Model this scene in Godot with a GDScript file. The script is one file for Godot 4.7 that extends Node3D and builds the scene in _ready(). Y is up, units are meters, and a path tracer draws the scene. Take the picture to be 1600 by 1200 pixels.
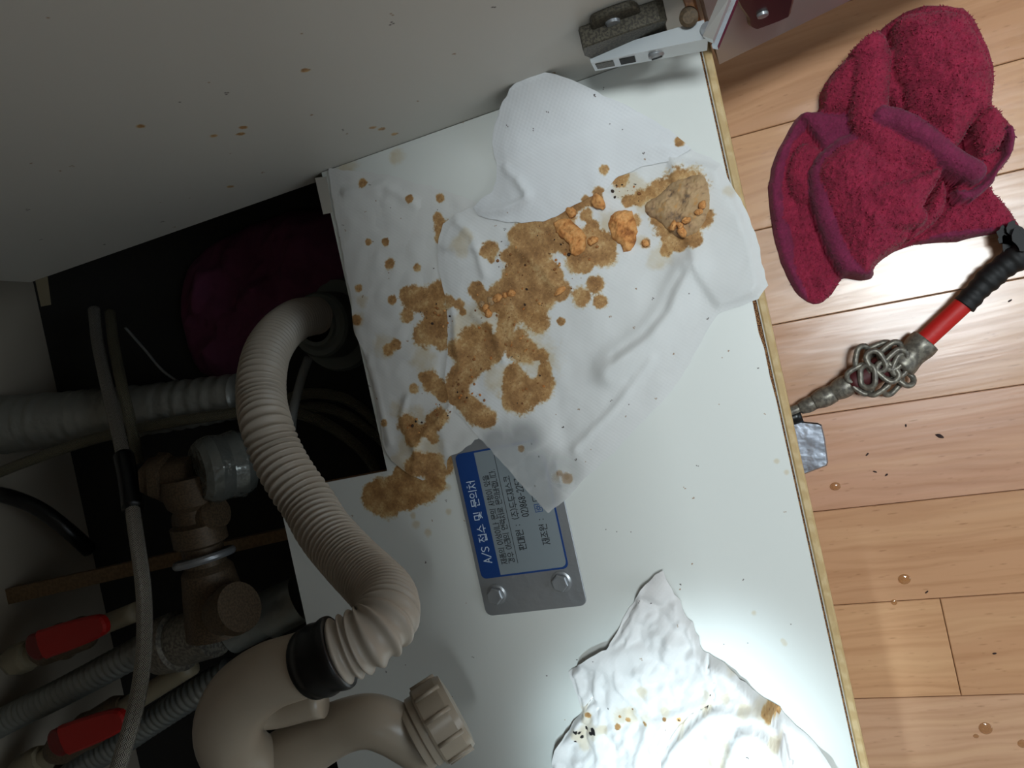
extends Node3D
# A kitchen sink cupboard seen from above: a white base panel with a cut-out, a rusty mess on paper towels,
# drain and water pipes in the dark void behind, and the wooden kitchen floor in front. x runs from the back wall
# towards the room, y is up, z runs along the cupboard away from its side panel. Metres.

const TOP := 0.135            # upper face of the cupboard's base panel
const ONZ := Transform3D(Basis(Vector3(1, 0, 0), Vector3(0, 0, -1), Vector3(0, 1, 0)), Vector3.ZERO)
var used := {}
var na := FastNoiseLite.new()
var nb := FastNoiseLite.new()
var nc := FastNoiseLite.new()
var facets := FastNoiseLite.new()
var near := Vector2.ZERO
var M := {}


func _ready():
	# ---- camera
	var cam := Camera3D.new()
	cam.name = "camera"
	cam.fov = 53.13
	cam.near = 0.02
	cam.transform = Transform3D(Basis(Vector3(0.91832, -0.33243, 0.21491), Vector3(0.20208, -0.07315, -0.97663), Vector3(0.34038, 0.94029, 0)), Vector3(0, 0.635, 0))
	add_child(cam)
	cam.current = true
	# ---- air
	var we := WorldEnvironment.new()
	we.name = "environment"
	var e := Environment.new()
	e.background_mode = Environment.BG_COLOR
	e.background_color = Color(0.02, 0.02, 0.02)
	e.tonemap_mode = Environment.TONE_MAPPER_LINEAR
	e.tonemap_exposure = 1.0
	e.sdfgi_enabled = true
	e.ssao_enabled = true
	e.ssil_enabled = true
	we.environment = e
	add_child(we)
	# ---- lamps: one ceiling panel over the kitchen floor, one small work lamp under the worktop
	prepare()
	ceiling_lamp(Vector3(0.50, 2.36, -0.06), Vector2(0.5, 0.34), 3.25)
	window(Vector3(2.395, 1.35, 0.55), Vector2(1.1, 1.2), 0.8)
	work_lamp(Vector3(-0.112, 0.60, 0.315), 0.28)
	room()
	cupboard()
	hinge()
	nameplate()
	papers()
	debris()
	towel()
	chain_tool()
	drain()
	void_pipes()
	small_things()


# ------------------------------------------------------------------ naming
func numbered(called: String) -> String:
	var k: int = used.get(called, 0)
	used[called] = k + 1
	return called if k == 0 else "%s_%03d" % [called, k]


func thing(called: String, label: String, category: String, at := Vector3.ZERO, group := "") -> Node3D:
	var o := Node3D.new()
	o.name = numbered(called)
	o.position = at
	add_child(o)
	tag(o, label, category, group)
	return o


func tag(o: Node3D, label: String, category: String, group := "") -> Node3D:
	o.set_meta("label", label)
	o.set_meta("category", category)
	if group != "":
		o.set_meta("group", group)
	return o


func obj(called: String, mesh: Mesh, m: Material, parent: Node3D = null) -> MeshInstance3D:
	var o := MeshInstance3D.new()
	o.name = numbered(called) if parent == null else called
	o.mesh = mesh
	o.material_override = m
	o.cast_shadow = GeometryInstance3D.SHADOW_CASTING_SETTING_ON
	if parent == null:
		add_child(o, true)
	else:
		parent.add_child(o, true)
		if parent.position != Vector3.ZERO and parent.get_parent() == self:
			o.position = -parent.position       # shapes are given in world metres
	return o


func struct(called: String, mesh: Mesh, m: Material) -> MeshInstance3D:
	var o := obj(called, mesh, m)
	o.set_meta("kind", "structure")
	return o


# ------------------------------------------------------------------ materials
func prepare():
	for p in [[na, 11, 1.0], [nb, 12, 1.0], [nc, 13, 1.0]]:
		p[0].seed = p[1]
		p[0].frequency = p[2]
		p[0].noise_type = FastNoiseLite.TYPE_SIMPLEX_SMOOTH
	na.fractal_octaves = 4
	nb.fractal_octaves = 2
	nc.fractal_type = FastNoiseLite.FRACTAL_NONE
	facets.noise_type = FastNoiseLite.TYPE_CELLULAR
	facets.cellular_return_type = FastNoiseLite.RETURN_DISTANCE2_SUB
	facets.frequency = 1.0
	facets.fractal_type = FastNoiseLite.FRACTAL_NONE
	facets.seed = 19
	M.white_wall = mat(Color(0.66, 0.66, 0.66), 0.9)
	M.laminate_plain = mat(Color(0.86, 0.87, 0.85), 0.38)
	M.tile = mat(Color(0.62, 0.58, 0.52), 0.5)
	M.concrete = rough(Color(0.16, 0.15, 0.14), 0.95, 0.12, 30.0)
	M.chip = speckled(Color(0.30, 0.17, 0.10), Color(0.62, 0.45, 0.28), 0.95, 600.0)
	M.edge = speckled(Color(0.80, 0.70, 0.52), Color(0.74, 0.62, 0.43), 0.6, 60.0)
	M.edge_brown = speckled(Color(0.62, 0.38, 0.22), Color(0.78, 0.55, 0.34), 0.5, 150.0)
	M.worktop = rough(Color(0.55, 0.52, 0.48), 0.4, 0.1, 100.0)
	M.door_back = mat(Color(0.60, 0.57, 0.55), 0.22)
	M.steel = rough(Color(0.60, 0.61, 0.62), 0.34, 0.1, 90.0, 0.55)
	M.bright = mat(Color(0.80, 0.82, 0.83), 0.28, 0.35)
	M.door_steel = mat(Color(0.30, 0.25, 0.23), 0.25, 0.7)
	M.tape_rough = mat(Color(0.022, 0.024, 0.026), 0.62)
	M.grime = speckled(Color(0.22, 0.20, 0.17), Color(0.34, 0.32, 0.27), 0.45, 420.0, 0.4)
	M.dark = mat(Color(0.03, 0.03, 0.03), 0.7)
	M.chrome = rough(Color(0.72, 0.75, 0.80), 0.20, 0.06, 50.0, 1.0)
	M.pvc = mat(Color(0.65, 0.60, 0.53), 0.28)
	M.hose = mat(Color(0.66, 0.62, 0.565), 0.42)
	M.tape = mat(Color(0.025, 0.028, 0.032), 0.33)
	M.rubber = mat(Color(0.44, 0.46, 0.43), 0.6)
	M.grey_tube = mat(Color(0.52, 0.52, 0.50), 0.5)
	M.foil = rough(Color(0.58, 0.58, 0.55), 0.42, 0.35, 45.0, 0.35)
	M.brass = speckled(Color(0.30, 0.25, 0.19), Color(0.40, 0.33, 0.25), 0.55, 320.0, 0.3)
	M.iron = speckled(Color(0.38, 0.36, 0.33), Color(0.54, 0.52, 0.47), 0.42, 200.0, 0.45)
	M.pipe_grey = rough(Color(0.55, 0.56, 0.54), 0.36, 0.2, 120.0, 0.6)
	M.red_plastic = mat(Color(0.66, 0.06, 0.03), 0.5)
	M.red_tube = rough(Color(0.75, 0.10, 0.08), 0.55, 0.15, 90.0)
	M.beige = mat(Color(0.52, 0.48, 0.39), 0.5)
	M.wood = speckled(Color(0.42, 0.33, 0.22), Color(0.48, 0.38, 0.26), 0.7, 160.0)
	M.braid = braid(Color(0.78, 0.75, 0.70), 0.45)
	M.braid_dark = braid(Color(0.56, 0.53, 0.43), 0.25)
	M.film = rough(Color(0.46, 0.47, 0.45), 0.2, 0.5, 60.0, 0.4)
	M.plastic_white = mat(Color(0.72, 0.70, 0.66), 0.5)
	M.rock = vertexed(0.85)
	M.crumb = vertexed(0.7)
	M.purple = rough(Color(0.42, 0.20, 0.31), 0.95, 0.15, 200.0)


func mat(c: Color, r: float, metal := 0.0) -> StandardMaterial3D:
	var m := StandardMaterial3D.new()
	m.albedo_color = c
	m.roughness = r
	m.metallic = metal
	m.cull_mode = BaseMaterial3D.CULL_DISABLED
	return m


func noise_tex(freq: float, bump: float, octaves := 4, ramp: Gradient = null) -> NoiseTexture2D:
	var t := NoiseTexture2D.new()
	var n := FastNoiseLite.new()
	n.noise_type = FastNoiseLite.TYPE_SIMPLEX_SMOOTH
	n.frequency = freq
	n.fractal_octaves = octaves
	n.seed = int(freq * 1000.0) + octaves
	t.noise = n
	t.width = 256
	t.height = 256
	t.seamless = true
	if bump > 0.0:
		t.as_normal_map = true
		t.bump_strength = bump
	if ramp:
		t.color_ramp = ramp
	return t


func rough(c: Color, r: float, strength: float, per_metre: float, metal := 0.0) -> StandardMaterial3D:
	var m := mat(c, r, metal)
	m.normal_enabled = true
	m.normal_texture = noise_tex(0.03, 8.0)
	m.normal_scale = strength
	m.uv1_triplanar = true
	m.uv1_scale = Vector3.ONE * per_metre * 0.12
	return m


func speckled(c: Color, d: Color, r: float, per_metre: float, metal := 0.0) -> StandardMaterial3D:
	var m := mat(Color.WHITE, r, metal)
	var g := Gradient.new()
	g.set_color(0, c)
	g.set_color(1, d)
	g.set_offset(0, 0.35)
	g.set_offset(1, 0.65)
	m.albedo_texture = noise_tex(0.04, 0.0, 5, g)
	m.uv1_triplanar = true
	m.uv1_scale = Vector3.ONE * per_metre * 0.12
	return m


func vertexed(r: float) -> StandardMaterial3D:
	var m := mat(Color.WHITE, r)
	m.vertex_color_use_as_albedo = true
	return m


func braid(c: Color, metal: float) -> StandardMaterial3D:
	var m := mat(Color.WHITE, 0.38, metal)
	var w := 64
	var a := PackedByteArray()
	var h := PackedByteArray()
	for j in w:
		for i in w:
			var u := float(i) / w
			var v := float(j) / w
			var over := sin(TAU * (u + v)) * sin(TAU * (u - v)) > 0.0
			var s := absf(sin(TAU * 3.0 * ((u + v) if over else (u - v))))
			var k := 0.15 + 0.85 * s
			for q in [c.r, c.g, c.b]:
				a.append(int(255.0 * clampf(q * k, 0, 1)))
			h.append(int(255.0 * s))
	m.albedo_texture = ImageTexture.create_from_image(Image.create_from_data(w, w, false, Image.FORMAT_RGB8, a))
	m.heightmap_enabled = true
	m.heightmap_texture = ImageTexture.create_from_image(Image.create_from_data(w, w, false, Image.FORMAT_L8, h))
	m.heightmap_scale = 0.05
	m.uv1_scale = Vector3(4, 95, 1)
	return m


# ------------------------------------------------------------------ shapes
func finish(v: PackedVector3Array, idx: PackedInt32Array, uv := PackedVector2Array(), col := PackedColorArray()) -> ArrayMesh:
	var a := []
	a.resize(Mesh.ARRAY_MAX)
	a[Mesh.ARRAY_VERTEX] = v
	a[Mesh.ARRAY_INDEX] = idx
	if uv.size():
		a[Mesh.ARRAY_TEX_UV] = uv
	if col.size():
		a[Mesh.ARRAY_COLOR] = col
	var raw := ArrayMesh.new()
	raw.add_surface_from_arrays(Mesh.PRIMITIVE_TRIANGLES, a)
	var st := SurfaceTool.new()
	st.create_from(raw, 0)
	st.generate_normals()
	return st.commit()


func grid(v: PackedVector3Array, cols: int, uv: PackedVector2Array, col := PackedColorArray()) -> ArrayMesh:
	var rows := v.size() / cols
	var idx := PackedInt32Array()
	for r in rows - 1:
		for c in cols - 1:
			var a := r * cols + c
			idx.append_array([a, a + cols, a + 1, a + 1, a + cols, a + cols + 1])
	return finish(v, idx, uv, col)


func smooth_path(p: PackedVector3Array, step: float) -> PackedVector3Array:
	var out := PackedVector3Array()
	var n := p.size()
	if n == 2:
		var k2 := maxi(1, int(p[0].distance_to(p[1]) / step))
		for i in k2 + 1:
			out.append(p[0].lerp(p[1], float(i) / k2))
		return out
	for i in n - 1:
		var a := p[maxi(i - 1, 0)]
		var d := p[mini(i + 2, n - 1)]
		var k := maxi(1, int(p[i].distance_to(p[i + 1]) / step))
		for j in k:
			out.append(p[i].cubic_interpolate(p[i + 1], a, d, float(j) / k))
	out.append(p[n - 1])
	return out


func tube(p: PackedVector3Array, rad: Callable, sides := 16, step := 0.004, caps := true, flat := 1.0, up := Vector3.ZERO) -> ArrayMesh:
	var path := smooth_path(p, step)
	var n := path.size()
	var total := 0.0
	for i in n - 1:
		total += path[i].distance_to(path[i + 1])
	var v := PackedVector3Array()
	var uv := PackedVector2Array()
	var nrm := Vector3.ZERO
	var s := 0.0
	var last := Vector3.ZERO
	var first := true
	for i in n:
		var t := (path[mini(i + 1, n - 1)] - path[maxi(i - 1, 0)]).normalized()
		if first:
			nrm = (Vector3.UP if absf(t.y) < 0.9 else Vector3.RIGHT)
			first = false
		if up != Vector3.ZERO:
			nrm = up
		nrm = (nrm - t * nrm.dot(t)).normalized()
		var b := t.cross(nrm)
		if i > 0:
			s += path[i].distance_to(last)
		last = path[i]
		var r: float = rad.call(s, s / total)
		if caps and i == 0:
			ring(v, uv, path[i], nrm, b, 0.0001, sides, s, flat)
			ring(v, uv, path[i], nrm, b, r, sides, s, flat)
		ring(v, uv, path[i], nrm, b, r, sides, s, flat)
		if caps and i == n - 1:
			ring(v, uv, path[i], nrm, b, r, sides, s, flat)
			ring(v, uv, path[i], nrm, b, 0.0001, sides, s, flat)
	return grid(v, sides + 1, uv)


func ring(v: PackedVector3Array, uv: PackedVector2Array, c: Vector3, a: Vector3, b: Vector3, r: float, sides: int, s: float, flat: float):
	for k in sides + 1:
		var w := TAU * k / sides
		v.append(c + (a * cos(w) * flat + b * sin(w)) * r)
		uv.append(Vector2(float(k) / sides, s))


func even(r: float) -> Callable:
	return func(_s, _t): return r


func lathe(profile: PackedVector2Array, segs := 32, xf := Transform3D.IDENTITY) -> ArrayMesh:
	var st := SurfaceTool.new()
	st.begin(Mesh.PRIMITIVE_TRIANGLES)
	for i in profile.size() - 1:
		st.set_smooth_group(i)
		for k in segs:
			var q := []
			for ik in [[i, k], [i, k + 1], [i + 1, k], [i + 1, k + 1]]:
				var w: float = TAU * ik[1] / segs
				var pr := profile[ik[0]]
				q.append(xf * Vector3(pr.x * cos(w), pr.y, -pr.x * sin(w)))
			for t in [0, 2, 1, 1, 2, 3]:
				st.add_vertex(q[t])
	st.generate_normals()
	return st.commit()


func along(from: Vector3, to: Vector3) -> Transform3D:     # a frame whose y runs from one point to another
	var y := (to - from).normalized()
	var x := y.cross(Vector3.UP if absf(y.y) < 0.95 else Vector3.RIGHT).normalized()
	return Transform3D(Basis(x, y, x.cross(y)), from)


func inset(o: PackedVector2Array, d: float) -> PackedVector2Array:
	var out := PackedVector2Array()
	var n := o.size()
	var sgn := -1.0 if area(o) > 0.0 else 1.0
	for i in n:
		var a := (o[i] - o[(i + n - 1) % n]).normalized()
		var b := (o[(i + 1) % n] - o[i]).normalized()
		var na2 := Vector2(a.y, -a.x)
		var nb2 := Vector2(b.y, -b.x)
		var m := (na2 + nb2).normalized()
		out.append(o[i] + m * sgn * d / maxf(0.35, m.dot(na2)))
	return out


func area(o: PackedVector2Array) -> float:
	var s := 0.0
	for i in o.size():
		s += o[i].cross(o[(i + 1) % o.size()])
	return s * 0.5


func slab(o: PackedVector2Array, y0: float, y1: float, bevel := 0.0004, xf := Transform3D.IDENTITY, uv_rect := Rect2(0, 0, 1, 1)) -> ArrayMesh:
	var st := SurfaceTool.new()
	st.begin(Mesh.PRIMITIVE_TRIANGLES)
	st.set_smooth_group(-1)
	var inn := inset(o, bevel)
	var ccw := area(o) > 0.0
	var tri := Geometry2D.triangulate_polygon(inn)
	var put := func(p: Vector2, y: float):
		st.set_uv((p - uv_rect.position) / uv_rect.size)
		st.add_vertex(xf * Vector3(p.x, y, p.y))
	for i in range(0, tri.size(), 3):
		var a := inn[tri[i]]
		var b := inn[tri[i + 1]]
		var c := inn[tri[i + 2]]
		if (b - a).cross(c - a) < 0.0:
			var s := b
			b = c
			c = s
		put.call(a, y1); put.call(b, y1); put.call(c, y1)
		put.call(a, y0); put.call(c, y0); put.call(b, y0)
	var levels := [[inn, y0], [o, y0 + bevel], [o, y1 - bevel], [inn, y1]]
	var n := o.size()
	for l in 3:
		var lo: Array = levels[l]
		var hi: Array = levels[l + 1]
		for i in n:
			var j := (i + 1) % n
			if not ccw:
				j = i
				i = (j + 1) % n
			var p: PackedVector2Array = lo[0]
			var q: PackedVector2Array = hi[0]
			put.call(p[i], lo[1]); put.call(p[j], lo[1]); put.call(q[i], hi[1])
			put.call(p[j], lo[1]); put.call(q[j], hi[1]); put.call(q[i], hi[1])
	st.generate_normals()
	return st.commit()


func rect(x0: float, z0: float, x1: float, z1: float) -> PackedVector2Array:
	return PackedVector2Array([Vector2(x0, z0), Vector2(x1, z0), Vector2(x1, z1), Vector2(x0, z1)])


func round_rect(x0: float, z0: float, x1: float, z1: float, r: float) -> PackedVector2Array:
	var o := PackedVector2Array()
	var cs := [Vector2(x1 - r, z1 - r), Vector2(x0 + r, z1 - r), Vector2(x0 + r, z0 + r), Vector2(x1 - r, z0 + r)]
	for k in 4:
		for j in 5:
			o.append(cs[k] + Vector2.RIGHT.rotated(PI / 2 * (k + j / 4.0)) * r)
	return o


func block(a: Vector3, b: Vector3, bevel := 0.0006) -> ArrayMesh:
	return slab(rect(a.x, a.z, b.x, b.z), a.y, b.y, bevel)


func hexa(c: Array) -> ArrayMesh:      # a box given by its eight corners: four below, four above, both going the same way round
	var st := SurfaceTool.new()
	st.begin(Mesh.PRIMITIVE_TRIANGLES)
	st.set_smooth_group(-1)
	var mid := Vector3.ZERO
	for p in c:
		mid += p / 8.0
	for f in [[0, 1, 2, 3], [4, 5, 6, 7], [0, 1, 5, 4], [1, 2, 6, 5], [2, 3, 7, 6], [3, 0, 4, 7]]:
		for t in [[0, 1, 2], [0, 2, 3]]:
			var p: Array = [c[f[t[0]]], c[f[t[1]]], c[f[t[2]]]]
			var nn: Vector3 = (p[2] - p[0]).cross(p[1] - p[0])
			if nn.dot((p[0] + p[1] + p[2]) / 3.0 - mid) < 0.0:
				p = [p[0], p[2], p[1]]
			for q in p:
				st.add_vertex(q)
	st.generate_normals()
	return st.commit()


func catmull(o: PackedVector2Array, k: int, wobble := 0.0) -> PackedVector2Array:
	var out := PackedVector2Array()
	var n := o.size()
	for i in n:
		for j in k:
			var p := o[i].cubic_interpolate(o[(i + 1) % n], o[(i + n - 1) % n], o[(i + 2) % n], float(j) / k)
			if wobble > 0.0:
				p += Vector2(nc.get_noise_2d(p.x * 400.0, p.y * 400.0), nc.get_noise_2d(p.y * 400.0 + 50.0, p.x * 400.0)) * wobble
			out.append(p)
	return out


func cornered(o: PackedVector2Array, step: float, wobble: float) -> PackedVector2Array:    # straight sides, a slightly wavy edge
	var out := PackedVector2Array()
	var n := o.size()
	for i in n:
		var k := maxi(1, int(o[i].distance_to(o[(i + 1) % n]) / step))
		for j in k:
			var p := o[i].lerp(o[(i + 1) % n], float(j) / k)
			out.append(p + Vector2(nc.get_noise_2d(p.x * 150.0, p.y * 150.0), nc.get_noise_2d(p.y * 150.0 + 50.0, p.x * 150.0)) * wobble)
	return out


func sd(o: PackedVector2Array, p: Vector2) -> float:      # distance to an outline, positive inside; sets near
	var best := 1e9
	var inside := false
	var b := o[o.size() - 1]
	for a in o:
		var q := Geometry2D.get_closest_point_to_segment(p, a, b)
		var d := p.distance_squared_to(q)
		if d < best:
			best = d
			near = q
		if (a.y > p.y) != (b.y > p.y) and p.x < (b.x - a.x) * (p.y - a.y) / (b.y - a.y) + a.x:
			inside = not inside
		b = a
	return sqrt(best) if inside else -sqrt(best)


func bounds(o: PackedVector2Array) -> Rect2:
	var r := Rect2(o[0], Vector2.ZERO)
	for p in o:
		r = r.expand(p)
	return r


# a closed sheet over an outline: top and bottom heights come from callables and meet at the edge
func field(o: PackedVector2Array, cell: float, top: Callable, bottom: Callable, uv_rect: Rect2, colour = null) -> ArrayMesh:
	var bb := bounds(o)
	var nx := int(bb.size.x / cell) + 3
	var nz := int(bb.size.y / cell) + 3
	var pos := PackedVector2Array()
	var dist := PackedFloat32Array()
	for j in nz:
		for i in nx:
			var p := bb.position + Vector2(i - 0.7, j - 0.7) * cell
			var d := sd(o, p)
			if d <= 0.0:
				p = near
			pos.append(p)
			dist.append(d)
	var ids := PackedInt32Array()
	ids.resize(nx * nz)
	ids.fill(-1)
	var v := PackedVector3Array()
	var uv := PackedVector2Array()
	var col := PackedColorArray()
	var idx := PackedInt32Array()
	var low := PackedVector3Array()
	for j in nz - 1:
		for i in nx - 1:
			var a := j * nx + i
			if maxf(maxf(dist[a], dist[a + 1]), maxf(dist[a + nx], dist[a + nx + 1])) <= 0.0:
				continue
			for q in [a, a + 1, a + nx, a + nx + 1]:
				if ids[q] < 0:
					ids[q] = v.size()
					var p := pos[q]
					var d := maxf(dist[q], 0.0)
					v.append(Vector3(p.x, top.call(p, d), p.y))
					low.append(Vector3(p.x, bottom.call(p, d) - 0.00005, p.y))
					uv.append((p - uv_rect.position) / uv_rect.size)
					if colour != null:
						col.append(colour.call(p, d))
			idx.append_array([ids[a], ids[a + 1], ids[a + nx], ids[a + 1], ids[a + nx + 1], ids[a + nx]])
	var n := v.size()
	v.append_array(low)
	uv.append_array(uv.duplicate())
	col.append_array(col.duplicate())
	var m := idx.size()
	for k in range(0, m, 3):
		idx.append_array([idx[k] + n, idx[k + 2] + n, idx[k + 1] + n])
	return finish(v, idx, uv, col)


func lobe(o: PackedVector2Array, y: float, rise: float, w: float, slope := Vector2.ZERO, c := 0, rough_amp := 1.0) -> Dictionary:
	var bb := bounds(o)
	return {"o": o, "bb": bb, "y": y, "t": rise, "w": w, "s": slope, "c": c, "m": bb.get_center(), "a": rough_amp}


# the highest of several overlapping cushions at a point: [height, colour number, distance inside it]
func pile(lobes: Array, p: Vector2) -> Array:
	var best := [-1.0, 0, 0.0]
	for l in lobes:
		if not l.bb.has_point(p):
			continue
		var d := sd(l.o, p)
		if d <= 0.0:
			continue
		var s := minf(1.0, d / l.w)
		var h: float = l.y + l.t * sqrt(1.0 - (1.0 - s) * (1.0 - s)) + l.s.dot(p - l.m)
		if l.get("facet", 0.0) > 0.0:
			h += s * l.facet * (facets.get_noise_2d(p.x * 48.0 + l.c * 3.0, p.y * 48.0) + 0.45 * facets.get_noise_2d(p.x * 120.0, p.y * 120.0))
		h += l.a * s * (0.0042 * na.get_noise_2d(p.x * 28.0, p.y * 28.0 + l.t * 900.0) + 0.0018 * nb.get_noise_2d(p.x * 80.0, p.y * 80.0))
		if h > best[0]:
			best = [h, l.c, d]
	return best


func ridge(path: PackedVector2Array, p: Vector2, w: float) -> float:
	var best := 1e9
	for i in path.size() - 1:
		best = minf(best, p.distance_squared_to(Geometry2D.get_closest_point_to_segment(p, path[i], path[i + 1])))
	return exp(-best / (w * w))


# stone: a ball cut by random planes, with a rough skin and mottled colour; rests on its base
func stone(half: Vector3, seed_no: int, colours: Array, planes := 14, rows := 26) -> ArrayMesh:
	var r := RandomNumberGenerator.new()
	r.seed = seed_no
	var cuts := []
	for k in planes:
		cuts.append([Vector3(r.randfn(), r.randfn(), r.randfn()).normalized(), r.randf_range(0.62, 0.95)])
	var v := PackedVector3Array()
	var uv := PackedVector2Array()
	var col := PackedColorArray()
	var idx := PackedInt32Array()
	var n := rows / 2
	for f in 8:
		var a := Vector3(1 if f & 1 else -1, 0, 0)
		var b := Vector3(0, 1 if f & 2 else -1, 0)
		var e := Vector3(0, 0, 1 if f & 4 else -1)
		var first := v.size()
		for j in n + 1:
			for i in n + 1 - j:
				var d := (a * (n - i - j) + b * i + e * j).normalized()
				var k := 1.0
				for c in cuts:
					var q: float = d.dot(c[0])
					if q > 0.05:
						k = minf(k, c[1] / q)
				var sx := d * 1.3 + Vector3.ONE * seed_no * 1.7
				k *= 1.0 + 0.16 * na.get_noise_3dv(sx) + 0.06 * nb.get_noise_3dv(sx * 4.0) + 0.025 * nc.get_noise_3dv(sx * 13.0)
				var p := d * k * half
				p.y = maxf(p.y, -half.y * 0.55) + half.y * 0.55
				v.append(p)
				uv.append(Vector2(d.x, d.z))
				var fc := clampf(0.5 + 0.9 * na.get_noise_3dv(sx * 1.6 + Vector3(9, 0, 0)) + 0.5 * nb.get_noise_3dv(sx * 6.0), 0.0, 0.999) * (colours.size() - 1)
				var ca: Color = colours[int(fc)]
				col.append(ca.lerp(colours[int(fc) + 1], fc - int(fc)).srgb_to_linear())
		var row := first
		for j in n:
			var w := n + 1 - j
			for i in w - 1:
				var tri := [row + i, row + i + 1, row + w + i]
				if i < w - 2:
					tri.append_array([row + i + 1, row + w + i + 1, row + w + i])
				if (f & 1) ^ (1 if f & 2 else 0) ^ (1 if f & 4 else 0):
					tri.reverse()
				idx.append_array(tri)
			row += w
	return finish(v, idx, uv, col)


# ------------------------------------------------------------------ stains
const BROWN := [Color(0.80, 0.65, 0.43), Color(0.68, 0.49, 0.28), Color(0.57, 0.40, 0.23), Color(0.50, 0.35, 0.21)]

# a picture of stains lying on a sheet or panel: blobs are (x, z, radius); returns the albedo image
func stained(r: Rect2, per_metre: float, base: Color, heavy: Array, faint: Array, specks: int, seed_no: int, wet: Array = [], wet_alpha := 1.0, soot: Array = []) -> Image:
	var w := int(r.size.x * per_metre)
	var h := int(r.size.y * per_metre)
	var im := Image.create_empty(w, h, false, Image.FORMAT_RGBA8)
	im.fill(base)
	var f := PackedFloat32Array()
	f.resize(w * h)
	for pass_no in 3:
		var blobs: Array = [faint, heavy, soot][pass_no]
		if blobs.is_empty():
			continue
		f.fill(0.0)
		for b: Vector3 in blobs:
			var rr: float = b.z * (1.75 if pass_no == 1 else 1.4)
			for j in range(maxi(0, int((b.y - rr - r.position.y) * per_metre)), mini(h, int((b.y + rr - r.position.y) * per_metre) + 1)):
				for i in range(maxi(0, int((b.x - rr - r.position.x) * per_metre)), mini(w, int((b.x + rr - r.position.x) * per_metre) + 1)):
					var dx := i / per_metre + r.position.x - b.x
					var dy := j / per_metre + r.position.y - b.y
					var q := 1.0 - (dx * dx + dy * dy) / (rr * rr)
					if q > 0.0:
						f[j * w + i] += q * q
		for j in h:
			for i in w:
				var q := f[j * w + i]
				if q < 0.02:
					continue
				var x := i / per_metre + r.position.x
				var y := j / per_metre + r.position.y
				var n := na.get_noise_2d(x * 95.0, y * 95.0)
				var e2 := nb.get_noise_2d(x * 330.0, y * 330.0)
				var g := nb.get_noise_2d(x * 900.0, y * 900.0)
				var edge := q + 0.20 * n + 0.17 * e2 + 0.10 * g
				if pass_no == 2:
					im.set_pixel(i, j, im.get_pixel(i, j).lerp(Color(0.08, 0.06, 0.06), smoothstep(0.20, 0.32, edge)))
					continue
				var was := im.get_pixel(i, j)
				var m := na.get_noise_2d(x * 60.0 + 7.0, y * 60.0)
				if pass_no == 0:
					var kf := smoothstep(0.10, 0.85, q + 0.35 * n + 0.12 * e2)
					im.set_pixel(i, j, was.lerp(Color(0.76, 0.66, 0.48), kf * (0.34 + 0.2 * m)))
					continue
				var halo := smoothstep(0.06, 0.30, edge)
				var core := smoothstep(0.18, 0.42, edge + 0.12 * m)
				if halo <= 0.0:
					continue
				var t := clampf(0.98 + 1.6 * m + 0.75 * e2 + 0.55 * g + 0.22 * minf(q, 1.6), 0.0, 2.99)
				var c: Color = BROWN[int(t)].lerp(BROWN[int(t) + 1], t - int(t))
				if g > 0.62:
					c = c.lerp(Color(0.30, 0.18, 0.10), 0.55)
				elif g < -0.68:
					c = c.lerp(Color(0.84, 0.68, 0.46), 0.5)
				var put := was.lerp(Color(0.78, 0.65, 0.42), halo * 0.42).lerp(c, core * (0.84 + 0.12 * m))
				put.a = lerpf(was.a, 1.0, core)
				im.set_pixel(i, j, put)
	var rn := RandomNumberGenerator.new()
	rn.seed = seed_no
	for k in specks:
		var c := Vector2i(rn.randi_range(2, w - 4), rn.randi_range(2, h - 4))
		var dark := rn.randf() < 0.5
		for q in rn.randi_range(1, 4):
			var o := Vector2i(rn.randi_range(-1, 1), rn.randi_range(-1, 1))
			im.set_pixel(c.x + o.x, c.y + o.y, Color(0.16, 0.12, 0.10) if dark else Color(0.55, 0.42, 0.30))
	for b: Vector3 in wet:
		var rr: float = b.z
		for j in range(maxi(0, int((b.y - rr - r.position.y) * per_metre)), mini(h, int((b.y + rr - r.position.y) * per_metre) + 1)):
			for i in range(maxi(0, int((b.x - rr - r.position.x) * per_metre)), mini(w, int((b.x + rr - r.position.x) * per_metre) + 1)):
				var d := Vector2(i / per_metre + r.position.x - b.x, j / per_metre + r.position.y - b.y).length() / rr
				if d < 1.0:
					var p := im.get_pixel(i, j)
					p.a = minf(p.a, lerpf(wet_alpha, 1.0, smoothstep(0.30, 1.0, d)))
					im.set_pixel(i, j, p)
	return im


func emboss(r: Rect2, per_metre: float, amp: float) -> Image:     # the fine lozenge stamp of kitchen paper
	var w := int(r.size.x * per_metre)
	var h := int(r.size.y * per_metre)
	var t := 48
	var tile := Image.create_empty(t, t, false, Image.FORMAT_L8)
	for j in t:
		for i in t:
			var u := TAU * (i + j) / 6.0
			var v := TAU * (i - j) / 6.0
			var k := 0.5 + 0.25 * (cos(u) + cos(v)) * amp
			tile.set_pixel(i, j, Color(k, k, k))
	var im := Image.create_empty(w, h, false, Image.FORMAT_L8)
	for j in range(0, h, t):
		for i in range(0, w, t):
			im.blit_rect(tile, Rect2i(0, 0, t, t), Vector2i(i, j))
	return im


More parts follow.
